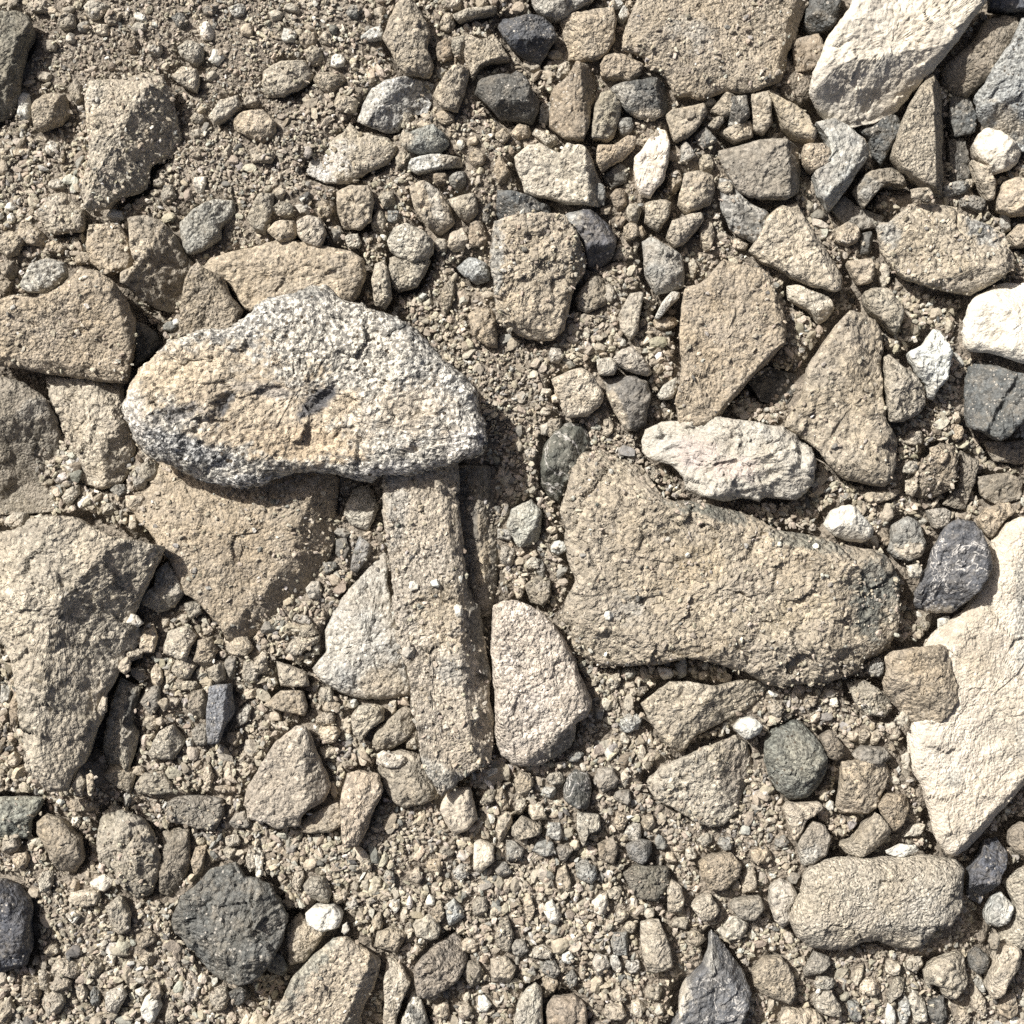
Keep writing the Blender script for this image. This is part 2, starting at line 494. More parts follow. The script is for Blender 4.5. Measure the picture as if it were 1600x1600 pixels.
# ---------------------------------------------------------------- the traced stones
GR, GS = "large rocks lying in the gravel", "stones bedded in the gravel"
ANCH = []            # short phrases for the stones that pebbles are described by
def R_(label, poly, top, col, a=None, name='rock', cat='rock', group=GR, **k):
    p = pts(poly)
    if k.get('mat') in ('dark', 'slate'):
        k.setdefault('sharp', 1.6); k.setdefault('soft', 0.0); k.setdefault('er', 4); k.setdefault('nf', 4)
    top = top * 1.18 + 4 if 0 < top < 60 else top
    stone(name, label, cat, group, p, top, col, **k)
    if a:
        q = np.array(p); ANCH.append((a, np.clip(q[:, 0], 0, 1600), np.clip(q[:, 1], 0, 1600)))
def T_(label, poly, top, col, a=None, **k):
    R_(label, poly, top, col, a, name='stone', cat='stone', group=GS, **k)

# --- lower layer first
R_("wide tan slab cut by the top edge of the photo, beside the white boulder",
   "995,0 985,25 975,50 971,78 1007,92 1010,105 1032,115 1047,132 1052,150 1075,150 1095,156 1132,142 1175,145 1200,135 1222,125 1232,105 1237,72 1252,50 1257,25 1267,0 1275,-45 990,-45",
   30, 't', 'the wide slab at the top', dust=.5, fac=[(1225, 60, 10, 1.3), (1110, 120, 95, .5)], er=12, patch=[(1085, 55, 40, 30, 0, 'p', None, .6)])
R_("tan rock pinned under the big speckled flat rock, its shaded right side grooved",
   "200,790 208,770 235,745 250,715 350,710 500,715 528,745 524,800 520,850 500,900 482,925 450,968 422,1000 405,1013 375,1018 352,1000 345,980 315,947 287,922 265,877 250,857 232,830 212,812",
   26, 't', 'the tan rock under the flat rock', dust=.25, fac=[(480, 790, 20, .95), (450, 870, 35, .9), (395, 950, 50, 1.0)], er=10, nf=1, tilt=(0.02, -.02))
R_("tan slab half hidden behind the upper rim of the speckled flat rock",
   "310,425 330,400 400,382 440,370 480,378 550,392 570,405 571,430 562,457 550,472 500,490 420,500 380,480 350,440",
   24, 't', 'the slab behind the flat rock', fac=[(430, 400, 265, .35)], er=9)
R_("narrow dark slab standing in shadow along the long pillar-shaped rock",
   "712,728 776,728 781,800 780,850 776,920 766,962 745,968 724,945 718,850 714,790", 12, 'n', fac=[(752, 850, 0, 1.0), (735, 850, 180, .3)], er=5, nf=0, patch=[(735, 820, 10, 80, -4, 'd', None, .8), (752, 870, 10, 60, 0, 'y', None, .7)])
R_("long pillar-shaped tan rock studded with white chips, running down from the flat rock",
   "600,728 714,722 718,800 724,850 730,912 742,940 752,960 757,1000 762,1037 765,1075 770,1125 772,1157 765,1195 755,1201 725,1220 705,1237 690,1242 677,1225 665,1205 655,1175 652,1137 642,1112 640,1075 635,1037 620,1000 613,950 612,900 605,850 597,800",
   54, (.53, .475, .395), 'the long pillar-shaped rock', dust=.4, spk=.1, rough=1.05, jag=2.4, big=1.2, mat='crust', tilt=(.03, 0), fac=[(714, 850, -4, 1.25), (722, 1000, -8, 1.1), (738, 1110, -5, .8), (715, 1190, 45, .4), (668, 1205, 140, .3), (612, 900, 176, .8)], er=6, drop=9, nf=0, ctr=(682, 975),
   patch=[(680, 1212, 44, 24, 20, 'p', .5, .9), (685, 960, 45, 50, 0, 'y', None, .5), (620, 800, 18, 60, 0, 's', None, .5), (745, 960, 13, 120, -5, 'd', None, .75), (705, 1045, 22, 20, 0, 's', .3, .6)])  # the long dark patch paints shade on the right-hand side face
R_("pale triangular rock leaning on the long pillar-shaped rock",
   "600,862 607,875 604,910 616,950 628,1010 641,1065 641,1090 607,1093 565,1096 520,1078 500,1066 486,1046 507,1020 505,985 517,960 535,930 560,905 575,887 590,867",
   23, 'p', 'the pale triangular rock', fac=[(575, 950, 200, .45), (580, 1050, 95, .6)], tilt=(.0, .02), er=10, patch=[(555, 1060, 50, 20, 10, 's', .25, .7), (600, 1070, 40, 40, 0, 'q', None, .8)])
R_("pale oblong rock with a pitted face beside the foot of the pillar-shaped rock",
   "770,945 783,940 800,937 825,944 845,955 862,972 882,1000 900,1030 912,1062 925,1095 926,1107 917,1122 902,1132 900,1157 887,1177 867,1190 837,1200 815,1200 800,1197 783,1187 773,1145 772,1075 766,1012 769,970",
   44, (.60, .55, .485), 'the pale oblong rock', fac=[(885, 1130, 50, .9), (780, 1100, 180, .8), (890, 1050, -20, 1.2)], er=11, tilt=(-.04, .0), nf=2, base=-10, patch=[(880, 1165, 26, 20, -30, 'g', .3, .7)])
R_("pale tan wedge rock at the left edge tapering downward, one flank shaded",
   "-60,835 0,830 32,824 50,810 82,805 120,807 150,822 175,837 220,845 250,855 240,880 225,912 207,940 197,975 207,1007 185,1032 170,1062 150,1100 147,1132 137,1155 125,1195 110,1212 100,1240 70,1241 50,1215 37,1200 35,1150 25,1087 15,1037 0,1005 -60,985",
   116, 'q', 'the wedge rock at the left edge', rough=1.0, tilt=(.0, -.03), big=1.2, facmax=[(140, 897, 42, .74), (94, 962, 22, .74), (78, 1080, 3, .76)], fac=[(60, 1200, 90, .8), (60, 1000, 180, .35)], er=9, nf=0, ctr=(105, 945), base=-10)
R_("large tan slab strewn with grit below the white oblong rock, one end dark",
   "907,704 937,700 960,710 985,717 1005,725 1010,750 1025,767 1055,785 1080,783 1130,790 1180,806 1215,826 1250,832 1282,840 1315,852 1340,855 1375,860 1395,875 1410,900 1413,925 1410,962 1406,995 1392,1017 1380,1027 1360,1032 1350,1055 1320,1062 1295,1068 1262,1070 1225,1076 1200,1071 1160,1050 1118,1038 1075,1030 1025,1040 975,1044 940,1046 920,1032 900,1020 892,980 872,972 877,960 885,935 900,910 885,875 882,825 876,797 885,762 900,720",
   57, 't', 'the large grit-strewn slab', dust=.5, rough=1.1, big=1.35, jag=1.6, ctr=(1120, 920), tilt=(.015, .02), fac=[(1120, 815, 285, 1.0), (1320, 940, 5, .35), (1385, 930, 0, 1.0), (1200, 1005, 97, .55), (1330, 990, 50, .6), (925, 900, 180, .45), (960, 760, 225, .25), (1000, 990, 110, .5)], er=12, nf=0,
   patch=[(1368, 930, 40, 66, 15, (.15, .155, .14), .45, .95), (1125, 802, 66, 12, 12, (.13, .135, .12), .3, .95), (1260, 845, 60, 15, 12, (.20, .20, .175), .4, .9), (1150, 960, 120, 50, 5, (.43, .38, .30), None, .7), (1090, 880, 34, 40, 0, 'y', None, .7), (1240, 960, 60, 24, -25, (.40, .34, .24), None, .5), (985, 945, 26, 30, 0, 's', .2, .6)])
R_("tan shield-shaped rock above the white oblong rock, its edge shaded",
   "1132,405 1170,415 1200,425 1212,452 1232,498 1229,535 1210,556 1200,567 1175,590 1155,615 1137,637 1127,652 1095,668 1062,662 1056,625 1065,575 1060,525 1065,475 1072,450 1095,443 1112,425",
   40, 't', 'the shield-shaped tan rock', dust=.3, fac=[(1195, 560, 40, 1.6), (1212, 470, -8, .7)], er=9, nf=1, tilt=(-.03, .02))
R_("tall tan rock with a rounded top beside the grey-tan triangular chip",
   "1327,485 1350,487 1372,497 1382,512 1385,540 1381,575 1383,612 1388,660 1410,684 1407,720 1397,750 1387,760 1355,756 1322,748 1297,728 1267,692 1227,667 1232,650 1250,620 1260,575 1282,540 1305,507",
   42, 't', 'the tall round-topped tan rock', dust=.2, rough=1.15, fac=[(1372, 560, 0, 1.0), (1270, 580, 200, .4), (1345, 730, 95, .6)], er=10, nf=1, patch=[(1330, 690, 60, 50, 0, 'q', None, .5)])
R_("tan rock cut by the left edge, just above the shadowed gap",
   "-50,465 0,467 17,460 60,465 100,445 120,427 140,420 162,430 180,442 192,460 200,480 207,497 210,530 206,560 197,590 190,598 150,594 107,587 67,582 32,574 0,572 -50,570",
   58, 't', 'the tan rock at the left edge', dust=.25, fac=[(192, 490, -10, 1.3), (100, 568, 95, .9), (80, 470, 255, .35)], er=8, nf=0, base=10, under=.1)
R_("olive-brown rock at the left edge with a bright crest, shaded on its lower face",
   "-60,590 0,588 10,590 37,597 57,612 72,625 82,647 88,670 90,695 96,720 103,740 102,757 95,772 85,788 72,800 30,803 -60,805",
   46, (.25, .235, .20), 'the olive-brown rock', fac=[(25, 645, 62, .62), (75, 690, 0, .5)], tilt=(-.06, .08), er=12, nf=0, patch=[(50, 640, 26, 12, -35, 'p', .2, .7)])  # pale patch paints the sunlit crest brighter
R_("tan block partly shaded, between the olive-brown rock and the speckled flat rock",
   "70,588 125,590 185,595 192,640 202,680 208,700 200,732 185,757 155,764 127,757 105,742 99,722 100,695 90,650 75,620", 24, 'q', 'the half-shaded tan block', fac=[(170, 690, 30, .8), (150, 745, 95, .6)], er=9, rough=1.3)
# white limestone
R_("white boulder at the top of the photo with a shaded lower face",
   "1345,-50 1332,0 1325,15 1310,35 1295,55 1282,85 1270,112 1269,140 1282,157 1302,177 1317,189 1350,187 1375,180 1400,172 1417,160 1437,135 1462,107 1475,90 1500,60 1522,30 1542,2 1570,-50",
   84, 'o', 'the white boulder', mat='white', fac=[(1345, 98, 78, .85), (1440, 96, 60, .85), (1310, 110, 130, .55), (1500, 40, 40, 1.1)], er=16, nf=0, tilt=(-.02, -.03), base=12, ctr=(1390, 70), patch=[(1385, 135, 60, 28, -10, 'q', None, .5)])
R_("long white slab cut by the right edge, dark rocks resting on it",
   "1600,807 1575,820 1555,845 1552,875 1546,905 1505,957 1472,980 1452,1005 1440,1060 1426,1130 1422,1150 1423,1200 1440,1230 1450,1265 1460,1307 1477,1332 1497,1342 1522,1332 1550,1305 1575,1270 1600,1237 1650,1200 1660,800",
   38, (.66, .60, .505), 'the long white slab', mat='white', rough=.7, big=1.2, er=34, drop=26, nf=0, fac=[(1545, 1270, 40, 1.0), (1440, 1200, 190, .5), (1475, 1010, 215, .5)], tilt=(-.02, .012), ctr=(1540, 1080), patch=[(1592, 960, 12, 80, 0, 'p', .5, .9), (1485, 1215, 14, 16, 0, 'p', .3, .8), (1597, 1150, 14, 40, 10, 'p', .4, .7), (1520, 1010, 50, 60, 0, 'q', None, .7), (1560, 1120, 30, 60, 10, 'b', None, .6), (1480, 1290, 30, 20, 0, 'b', None, .5)])
R_("white oblong rock with a knobbly pinkish surface, lying level across the slab's upper edge",
   "1005,690 1012,670 1037,657 1075,655 1125,651 1150,655 1200,663 1225,666 1245,675 1257,690 1272,700 1279,720 1275,750 1260,772 1247,781 1200,778 1188,785 1162,778 1130,785 1095,777 1072,765 1067,745 1050,726 1020,718 1008,706",
   64, 'o', 'the white oblong rock', mat='white', rough=1.7, base=14, er=15, nf=3, tilt=(.0, .02), fac=[(1250, 720, 5, .9)], patch=[(1090, 710, 30, 26, 0, (.50, .42, .38), None, .7), (1050, 690, 20, 18, 0, 'p', None, .6), (1140, 735, 40, 16, 0, (.56, .47, .43), None, .6)])
T_("white lobed stone cut by the right edge above the black grooved one", "1507,500 1515,475 1537,455 1562,440 1582,437 1650,440 1660,580 1600,568 1570,558 1545,551 1520,548 1510,536 1506,517", 62, 'w', 'the white lobed stone', mat='white', base=10, er=16, rough=.7, nf=3)
T_("jagged white chip standing upright beside the tall round-topped rock", "1420,550 1445,535 1462,512 1472,515 1480,532 1490,550 1487,565 1482,590 1470,607 1465,625 1455,622 1452,605 1437,585 1425,565", 40, 'w', 'the jagged white chip', mat='white', base=2, rough=1.2)
T_("white slender chip pointing upward among tan pebbles near the striped dark stones", "1035,191 1044,197 1047,217 1045,250 1037,282 1025,297 1017,309 1002,306 992,282 989,267 992,245 1005,230 1015,212", 30, (.78, .74, .66), 'the slender white chip', mat='white', rough=.8, er=9)
T_("white rounded chip sitting in the gap below the white oblong rock", "1288,818 1300,798 1317,788 1335,790 1355,812 1370,825 1367,840 1350,849 1325,845 1305,837 1292,827", 46, 'w', mat='white', base=14, rough=.7)
T_("small white stone tucked under the grey corner rock, at the right edge", "1545,195 1567,205 1600,230 1597,250 1577,265 1550,271 1545,257 1530,240 1523,222 1532,205", 30, 'w', mat='white')
# hero
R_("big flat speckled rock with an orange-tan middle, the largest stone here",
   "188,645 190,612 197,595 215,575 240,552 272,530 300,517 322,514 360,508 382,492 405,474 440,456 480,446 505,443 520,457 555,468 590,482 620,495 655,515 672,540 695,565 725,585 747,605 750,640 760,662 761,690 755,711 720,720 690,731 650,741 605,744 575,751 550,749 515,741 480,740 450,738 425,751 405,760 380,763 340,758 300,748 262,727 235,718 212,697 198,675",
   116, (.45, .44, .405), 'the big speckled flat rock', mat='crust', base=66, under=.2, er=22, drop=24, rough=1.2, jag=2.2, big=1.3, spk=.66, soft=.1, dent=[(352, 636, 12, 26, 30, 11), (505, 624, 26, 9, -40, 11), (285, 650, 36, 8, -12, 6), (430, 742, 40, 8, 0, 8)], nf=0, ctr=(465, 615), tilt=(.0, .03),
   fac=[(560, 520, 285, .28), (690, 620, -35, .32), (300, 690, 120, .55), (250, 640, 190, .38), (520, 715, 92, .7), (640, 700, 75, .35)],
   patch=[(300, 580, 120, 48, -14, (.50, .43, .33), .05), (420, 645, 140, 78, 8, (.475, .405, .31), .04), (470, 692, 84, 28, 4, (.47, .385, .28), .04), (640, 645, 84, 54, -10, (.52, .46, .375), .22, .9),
          (300, 702, 90, 18, 18, (.36, .36, .355), .95, .9), (212, 650, 22, 45, 0, (.60, .57, .52), .4, .8), (350, 636, 14, 30, 30, (.13, .13, .135), .5, 1.0), (285, 648, 46, 14, -12, (.19, .19, .195), .8, .9), (500, 626, 34, 13, -38, (.10, .10, .105), .4, 1.0), (420, 610, 60, 10, 10, (.36, .34, .32), .6, .6),  # the darkest patches here paint shade into the dented creases
          (480, 457, 44, 12, 5, (.20, .20, .19), .6, .8), (640, 520, 60, 10, 38, (.26, .26, .25), .7, .75), (730, 690, 40, 24, -10, (.58, .56, .53), .6, .85), (600, 735, 70, 11, -8, (.58, .56, .53), .6, .8), (380, 752, 70, 9, 2, (.52, .51, .49), .9, .85), (240, 702, 30, 12, 30, (.24, .24, .24), .95, .8), (720, 610, 36, 12, 40, (.62, .60, .55), .5, .8)])
# right side and top
T_("grey rough rock in the upper right corner, cut by the edge", "1600,25 1582,62 1560,90 1542,125 1525,152 1535,180 1560,200 1600,227 1660,235 1660,5", 66, 's', 'the grey corner rock', base=10, mat='crust', spk=.35, fac=[(1570, 120, 160, .5), (1560, 170, 110, .4)], er=8, patch=[(1575, 185, 40, 20, 30, 'q', None, .7)])
T_("brownish-grey stone in the shade between the white boulder and the grey corner rock", "1475,100 1500,82 1522,62 1545,27 1575,16 1597,20 1600,45 1575,90 1545,122 1520,147 1495,142 1477,125", 34, 'n', rough=.8, er=14)
T_("dark bluish stone peeking in above the shaded brown stone at the top edge", "1545,-30 1548,8 1575,16 1600,14 1650,12 1650,-40", 26, 'k', mat='dark')
T_("tan triangular stone with a tall dark side facet, below the white boulder", "1457,112 1480,122 1486,132 1486,200 1485,275 1477,299 1465,295 1437,285 1410,265 1394,242 1397,227 1407,200 1417,170 1437,138",
   46, 't', 'the triangular stone with a dark side', base=-20, fac=[(1456, 200, -2, 2.0), (1445, 150, 260, .5)], er=4, nf=0, tilt=(-.06, .0), rough=.8)
T_("light grey arrow-shaped stone below the white boulder's foot", "1275,190 1305,184 1325,195 1350,215 1362,225 1362,242 1340,272 1317,307 1300,327 1282,305 1272,270 1285,257 1300,240 1295,215", 34, 'p', 'the grey arrow-shaped stone', base=-22, fac=[(1335, 262, 40, 1.9)], er=4, nf=1, rough=.8)
T_("dark charcoal stone in the gap behind the arrow-shaped stone", "1325,192 1360,180 1400,174 1412,200 1394,232 1380,257 1365,245 1358,215", 14, 'd', mat='dark', base=-30)
T_("dark grey wedge left in the shaded hollow below the arrow-shaped stone", "1300,325 1320,305 1350,325 1385,335 1380,352 1350,358 1320,350", -4, 'g', base=-40)
T_("brown and grey curved stone lying in the hollow beside the triangular stone", "1335,295 1352,272 1375,262 1397,260 1415,272 1418,290 1400,284 1382,288 1365,307 1352,324 1342,312", 20, 'n', base=-20, patch=[(1355, 295, 20, 20, 0, 's', .3, .8)])
T_("small cube-like tan stone by the grey arrow-shaped stone", "1258,224 1290,222 1302,238 1297,255 1272,267 1258,250", 38, 'q', base=-4, er=4, rough=.6)
T_("tan and grey mottled stone below the triangular stone, pale pebbles crusted on top", "1370,347 1390,345 1412,327 1427,315 1450,315 1487,317 1512,330 1550,347 1575,362 1585,387 1592,400 1590,417 1570,430 1545,447 1520,460 1487,455 1450,447 1412,435 1385,405 1375,387",
   40, 't', 'the mottled stone below the triangle', dust=.5, base=-12, fac=[(1480, 430, 80, .7), (1440, 340, 290, .4)], er=8, patch=[(1540, 362, 40, 16, 30, 's', .7, .9), (1385, 365, 18, 26, 0, 's', .5, .8)])
T_("tan elongated stone slanting down beside the grey block near the top right", "1200,335 1222,320 1237,317 1247,312 1260,337 1275,357 1297,390 1308,407 1320,427 1318,450 1307,457 1290,450 1270,447 1237,432 1217,420 1195,408 1170,390 1185,372", 34, 'q', 'the slanting tan stone', fac=[(1262, 370, -30, 1.2), (1230, 420, 120, .5)], er=6)
T_("grey square block with a dark side facet between two tan stones", "1125,230 1150,225 1170,220 1200,217 1225,220 1252,225 1255,262 1252,295 1232,311 1200,311 1170,308 1155,300 1142,280 1132,260", 36, (.27, .25, .215), 'the grey square block', fac=[(1230, 265, -5, 1.5)], er=5, nf=1)
T_("grey chip with white crust under the square block", "1125,277 1147,280 1155,300 1175,318 1205,335 1202,378 1187,382 1162,371 1142,355 1127,325", 18, 's', mat='crust', spk=.5, dust=.2, patch=[(1165, 345, 22, 14, 40, 'd', .3, .7)])
T_("black and white stone beside the slender white chip's tip", "955,135 975,127 1000,125 1027,119 1045,127 1050,150 1047,172 1025,186 1000,185 980,172 965,152", 30, 'd', 'the black and white stone', mat='dark', patch=[(975, 150, 22, 20, 0, 'p', None, .7), (1015, 178, 26, 8, 0, 'q', None, .7)])
T_("brown speckled stone with a dark right flank, between a black stone and a grey block", "900,97 920,97 935,112 936,135 925,160 920,200 912,221 882,215 857,195 860,150 867,132 887,120", 34, 'n', 'the brown speckled stone', mat='dark', fac=[(910, 160, -5, 1.6)], er=5, nf=1)
T_("small olive-grey block between the brown speckled stone and the black and white one", "940,142 955,140 972,162 970,180 960,210 950,219 925,215 925,197 930,160", 28, (.29, .27, .215), er=6, fac=[(958, 190, 30, 1.0)])
T_("bluish-black glinting stone near the top edge, upper of two", "775,25 785,15 800,19 827,22 850,27 865,42 873,60 857,77 845,97 825,87 800,72 785,55", 34, (.10, .105, .115), 'the upper bluish-black stone', mat='dark', er=7)
T_("black speckled stone directly below the bluish-black glinting one", "742,142 747,127 755,120 775,115 800,112 807,107 822,117 832,140 845,155 842,175 832,189 812,187 782,182 760,160", 34, 'd', 'the black speckled stone', mat='dark', er=7)
T_("squarish tan stone next to the bluish-black stone at the top", "875,27 887,21 925,12 960,8 964,30 962,60 950,82 937,92 887,88 885,65 877,47", 30, 't', 'the squarish tan stone', er=6, rough=.8)
T_("light grey stone cut by the top edge above the squarish tan stone", "828,-25 835,10 850,22 870,27 885,22 905,12 928,-2 940,-25", 38, 'p', er=7)
T_("lobed tan stone beside the wide slab's lower corner", "937,100 945,87 960,79 975,82 1007,100 1002,115 985,125 970,120 955,122 940,117", 24, 'q', er=6)
T_("pointed tan stone at the top edge, above the silvery grey stone", "622,0 635,-15 652,7 667,32 672,52 667,72 677,100 670,115 637,115 620,100 607,75 597,57 607,30 617,10", 34, 'q', 'the pointed tan stone', fac=[(655, 60, -15, .9), (630, 50, 190, .3)], er=5, nf=1)
T_("silvery grey stone in the upper left soil, the higher half of a pair", "580,135 600,125 637,117 670,120 684,127 676,150 670,170 640,175 622,200 605,206 580,200 555,187 565,160", 24, (.46, .45, .42), 'the silvery grey stone', mat='crust', spk=.3, fac=[(600, 160, 30, .8), (590, 150, 230, .3)], er=7, patch=[(575, 160, 18, 26, 20, 'p', .2, .8)])
T_("grey and tan stone half buried below the silvery grey one", "545,185 560,202 595,205 622,227 607,255 580,268 540,288 505,281 475,266 487,237 507,217 535,205", 16, 't', 'the half-buried grey and tan stone', dust=.35, er=10, patch=[(520, 250, 40, 36, -30, (.54, .52, .48), .25, .95)])
T_("greenish-grey oval stone right beside the silvery pair", "622,215 640,205 675,192 697,207 702,222 687,237 655,240 630,232", 20, (.27, .275, .25), mat='crust', spk=.3, patch=[(635, 220, 14, 14, 0, 'q', .1, .9)])
T_("flat whitish-grey bar under the greenish-grey oval stone", "642,247 675,240 717,242 722,257 695,262 650,270 637,262", 14, 'p', mat='crust', spk=.3, patch=[(705, 252, 20, 12, 0, 'q', .1, .8)], er=5)
T_("tan upright shard next to the black speckled stone", "692,120 710,100 735,102 727,140 715,174 692,167 675,147", 24, 't', er=5, fac=[(712, 140, 10, .9)])
T_("tan slab tilted under the bluish-black stone", "725,50 750,60 770,47 785,65 797,92 767,97 750,105 737,125 725,87", 16, 'q', er=5)
T_("thin tan sliver at the top edge above the tilted slab", "707,20 737,12 775,5 775,15 745,23 715,30", 20, 't', er=4)
R_("dusty tan rock half buried in the upper left soil, its lower face shaded",
   "130,150 140,125 175,122 200,118 220,110 250,112 262,140 270,175 277,207 262,230 230,252 220,287 175,312 162,325 135,328 125,300 140,237 135,187", 62, 'q', 'the dusty rock in the upper soil', dust=.7, fac=[(207, 200, 35, .72), (172, 260, 25, .9), (255, 150, 0, .7), (150, 200, 180, .55), (180, 140, 270, .7)], er=7, nf=0, tilt=(0, .02))
T_("olive-grey rock in the upper left corner, cut by the edge", "-45,12 0,15 30,15 45,27 50,45 37,72 30,107 22,150 5,175 -45,190", 40, (.24, .22, .175), 'the olive corner rock', er=10)
T_("chunky tan stone with a hollow, beside a slim white pebble in the upper left", "50,155 70,144 100,147 105,172 92,192 55,201 49,195", 26, 't', er=6, rough=1.2)
T_("brown rugged stone above the big flat rock's left shoulder", "200,342 225,335 252,345 270,362 287,397 295,402 291,445 282,475 275,486 240,480 212,462 192,445 192,427 212,415 205,385", 40, 'n', 'the brown rugged stone', base=-26, fac=[(245, 375, 25, .9), (235, 450, 100, 1.2)], er=6, nf=1, rough=1.4, patch=[(220, 410, 22, 50, -10, 'q', None, .8)])
T_("grey stone with a whitish cap next to the brown rugged stone", "277,345 300,330 332,310 362,308 364,325 358,338 342,352 342,370 312,392 292,397 282,375", 26, (.32, .325, .30), 'the grey white-capped stone', mat='crust', spk=.2, fac=[(340, 360, 40, 1.2)], er=6, patch=[(345, 318, 16, 12, 0, 'w', .1, .7)])
T_("tan triangular stone leaning on the upper left rim of the big flat rock", "300,417 312,415 325,422 345,430 355,455 375,482 372,500 352,522 280,527 282,480 290,445", 44, 't', 'the leaning triangular stone', base=-5, fac=[(350, 460, -25, 1.6)], er=5, nf=1)
T_("flaky pale grey chip on top of the tan rock at the left edge", "26,445 45,412 75,402 100,410 104,427 90,442 70,457 42,457", 62, (.42, .42, .39), 'the flaky pale grey chip', mat='crust', spk=.45, base=20, rough=1.3)
T_("dusty tan lump between the brown rugged stone and the tan rock at the left edge", "140,350 180,345 200,370 208,400 200,422 165,430 140,410 130,380", 24, 't', dust=.6)
T_("flat dusty tan stone in the upper left, below the half-buried dusty rock", "57,325 82,300 100,300 132,327 127,360 75,365 57,350", 20, 'q', dust=.4, er=8)
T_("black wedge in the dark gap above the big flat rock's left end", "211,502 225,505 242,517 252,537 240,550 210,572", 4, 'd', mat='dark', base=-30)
T_("light tan chip in the upper soil, upper of a close pair", "277,72 297,62 317,70 315,92 302,100 280,85", 18, 'b', er=5)
T_("light tan chip in the upper soil, lower of a close pair", "265,117 282,102 307,107 310,125 305,142 280,130", 18, 'b', er=5)
T_("pale pitted oblong pebble slanting in the upper left soil", "324,180 345,155 370,145 375,162 360,180 335,192", 20, 'b', er=7)
T_("flat tan plate in the upper soil right of the pitted oblong pebble", "362,185 380,173 410,170 432,190 430,210 410,222 385,212 365,200", 15, 't', er=6)
T_("wide tan clod in the upper soil above a flat tan plate", "410,107 440,95 475,90 490,112 472,135 440,150 412,147", 18, 't', dust=.4)
# centre block group
T_("tan block with a pale crusted left edge in the middle of the upper half", "772,345 800,338 850,333 880,335 905,368 917,400 917,420 902,442 892,475 882,510 867,527 847,531 825,527 800,517 777,502 772,462 765,400 768,372",
   44, 't', 'the crusted tan block', dust=.5, base=-8, rough=1.3, fac=[(885, 460, 15, 1.4), (835, 515, 95, .9), (782, 420, 185, .7)], er=6, nf=0, patch=[(775, 420, 13, 90, 5, 's', .5, .9)])
T_("dark crumbly stone capping the crusted tan block", "776,295 800,298 830,305 860,315 862,332 850,342 800,347 774,342", 34, 'd', mat='dark', er=7)
T_("blue-black stone on the shoulder of the crusted tan block", "878,337 885,325 907,322 930,332 955,350 964,372 960,395 950,410 932,422 920,416 914,385 900,358", 36, 'k', 'the blue-black stone', mat='dark', er=9, patch=[(895, 335, 16, 14, 20, 's', None, .7)])
T_("cream-tan notched block above the dark crumbly stone", "802,245 825,225 842,222 860,232 875,240 885,225 912,227 924,240 930,262 955,298 940,320 912,319 887,318 850,308 820,302 815,282 805,262", 32, 'b', 'the notched cream block', base=-14, fac=[(916, 265, -2, 1.6)], er=6, nf=1, patch=[(935, 290, 14, 26, -20, 'd', None, .8)])
T_("cream tan stone in the middle, touching the green-black oval one", "862,592 882,580 907,574 927,585 945,615 940,632 920,650 887,653 877,640 870,617", 30, 'b', 'the cream tan stone', er=7, fac=[(915, 640, 60, .9)])
T_("dark grey stone with a tan flank beside the cream tan stone", "945,590 970,585 990,585 1010,597 1019,615 1012,640 1012,662 995,673 980,672 960,645 947,620", 24, (.15, .15, .145), 'the dark grey stone with a tan flank', mat='dark', fac=[(968, 630, 150, .6)], patch=[(962, 640, 12, 40, -25, 'q', None, .9)], er=6)
T_("green-black oval stone against the top of the large grit-strewn slab", "887,657 912,655 922,672 930,700 912,712 899,740 884,764 875,786 857,775 847,755 844,725 852,695 867,672", 30, (.10, .108, .098), 'the green-black oval stone', mat='slate', er=9)
T_("greyish angular stone above the dark grey stone with a tan flank", "957,560 970,545 987,540 1005,557 1021,580 1015,587 990,582 967,572", 28, 'p', er=5)
T_("light cubic pebble above the cream tan stone's right corner", "932,562 955,557 966,572 960,585 937,585", 26, 'b', er=4)
T_("grey ribbed block left of the shield-shaped tan rock", "1005,375 1020,367 1050,387 1067,397 1070,412 1070,447 1050,455 1027,460 1017,445 1006,425", 34, (.34, .325, .29), 'the grey ribbed block', rough=1.5, er=7)
T_("smooth tan oval stone above the grey ribbed block", "1042,370 1050,345 1075,335 1097,330 1101,342 1087,362 1070,380 1055,385", 32, 'b', 'the smooth tan oval stone', rough=.6)
T_("blocky tan stone above the smooth tan oval one", "1070,270 1095,264 1115,272 1119,295 1112,317 1075,332 1060,317", 32, 't', er=7)
T_("tan stone right under the slender white chip", "1010,315 1032,310 1050,315 1045,340 1030,360 1007,345", 24, 't', er=6)
T_("broad tan stone between the black and white stone and a grey striped pebble", "1042,177 1052,170 1100,160 1107,175 1092,197 1075,215 1055,220 1047,200", 26, 't', er=6)
T_("angular tan block beside the slender white chip's left edge", "935,227 960,225 982,210 994,212 992,230 975,245 955,257 940,267 931,250", 26, 'q', er=4, fac=[(965, 240, 60, 1.0)])
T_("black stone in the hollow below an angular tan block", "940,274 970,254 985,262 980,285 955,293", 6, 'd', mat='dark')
T_("tan wedge beside the black and white striped chip near the wide slab", "1112,170 1135,142 1152,147 1142,180 1128,182", 24, 'q', er=4)
T_("striped black and white chip between tan wedges", "1142,150 1168,147 1173,180 1157,200 1140,195", 28, 'd', mat='dark', patch=[(1157, 158, 6, 8, 0, 'w', None), (1147, 192, 8, 6, 0, 'w', None)])
T_("tan plate below the striped black and white chip", "1122,202 1150,195 1175,185 1178,212 1150,220", 24, 'q', er=4)
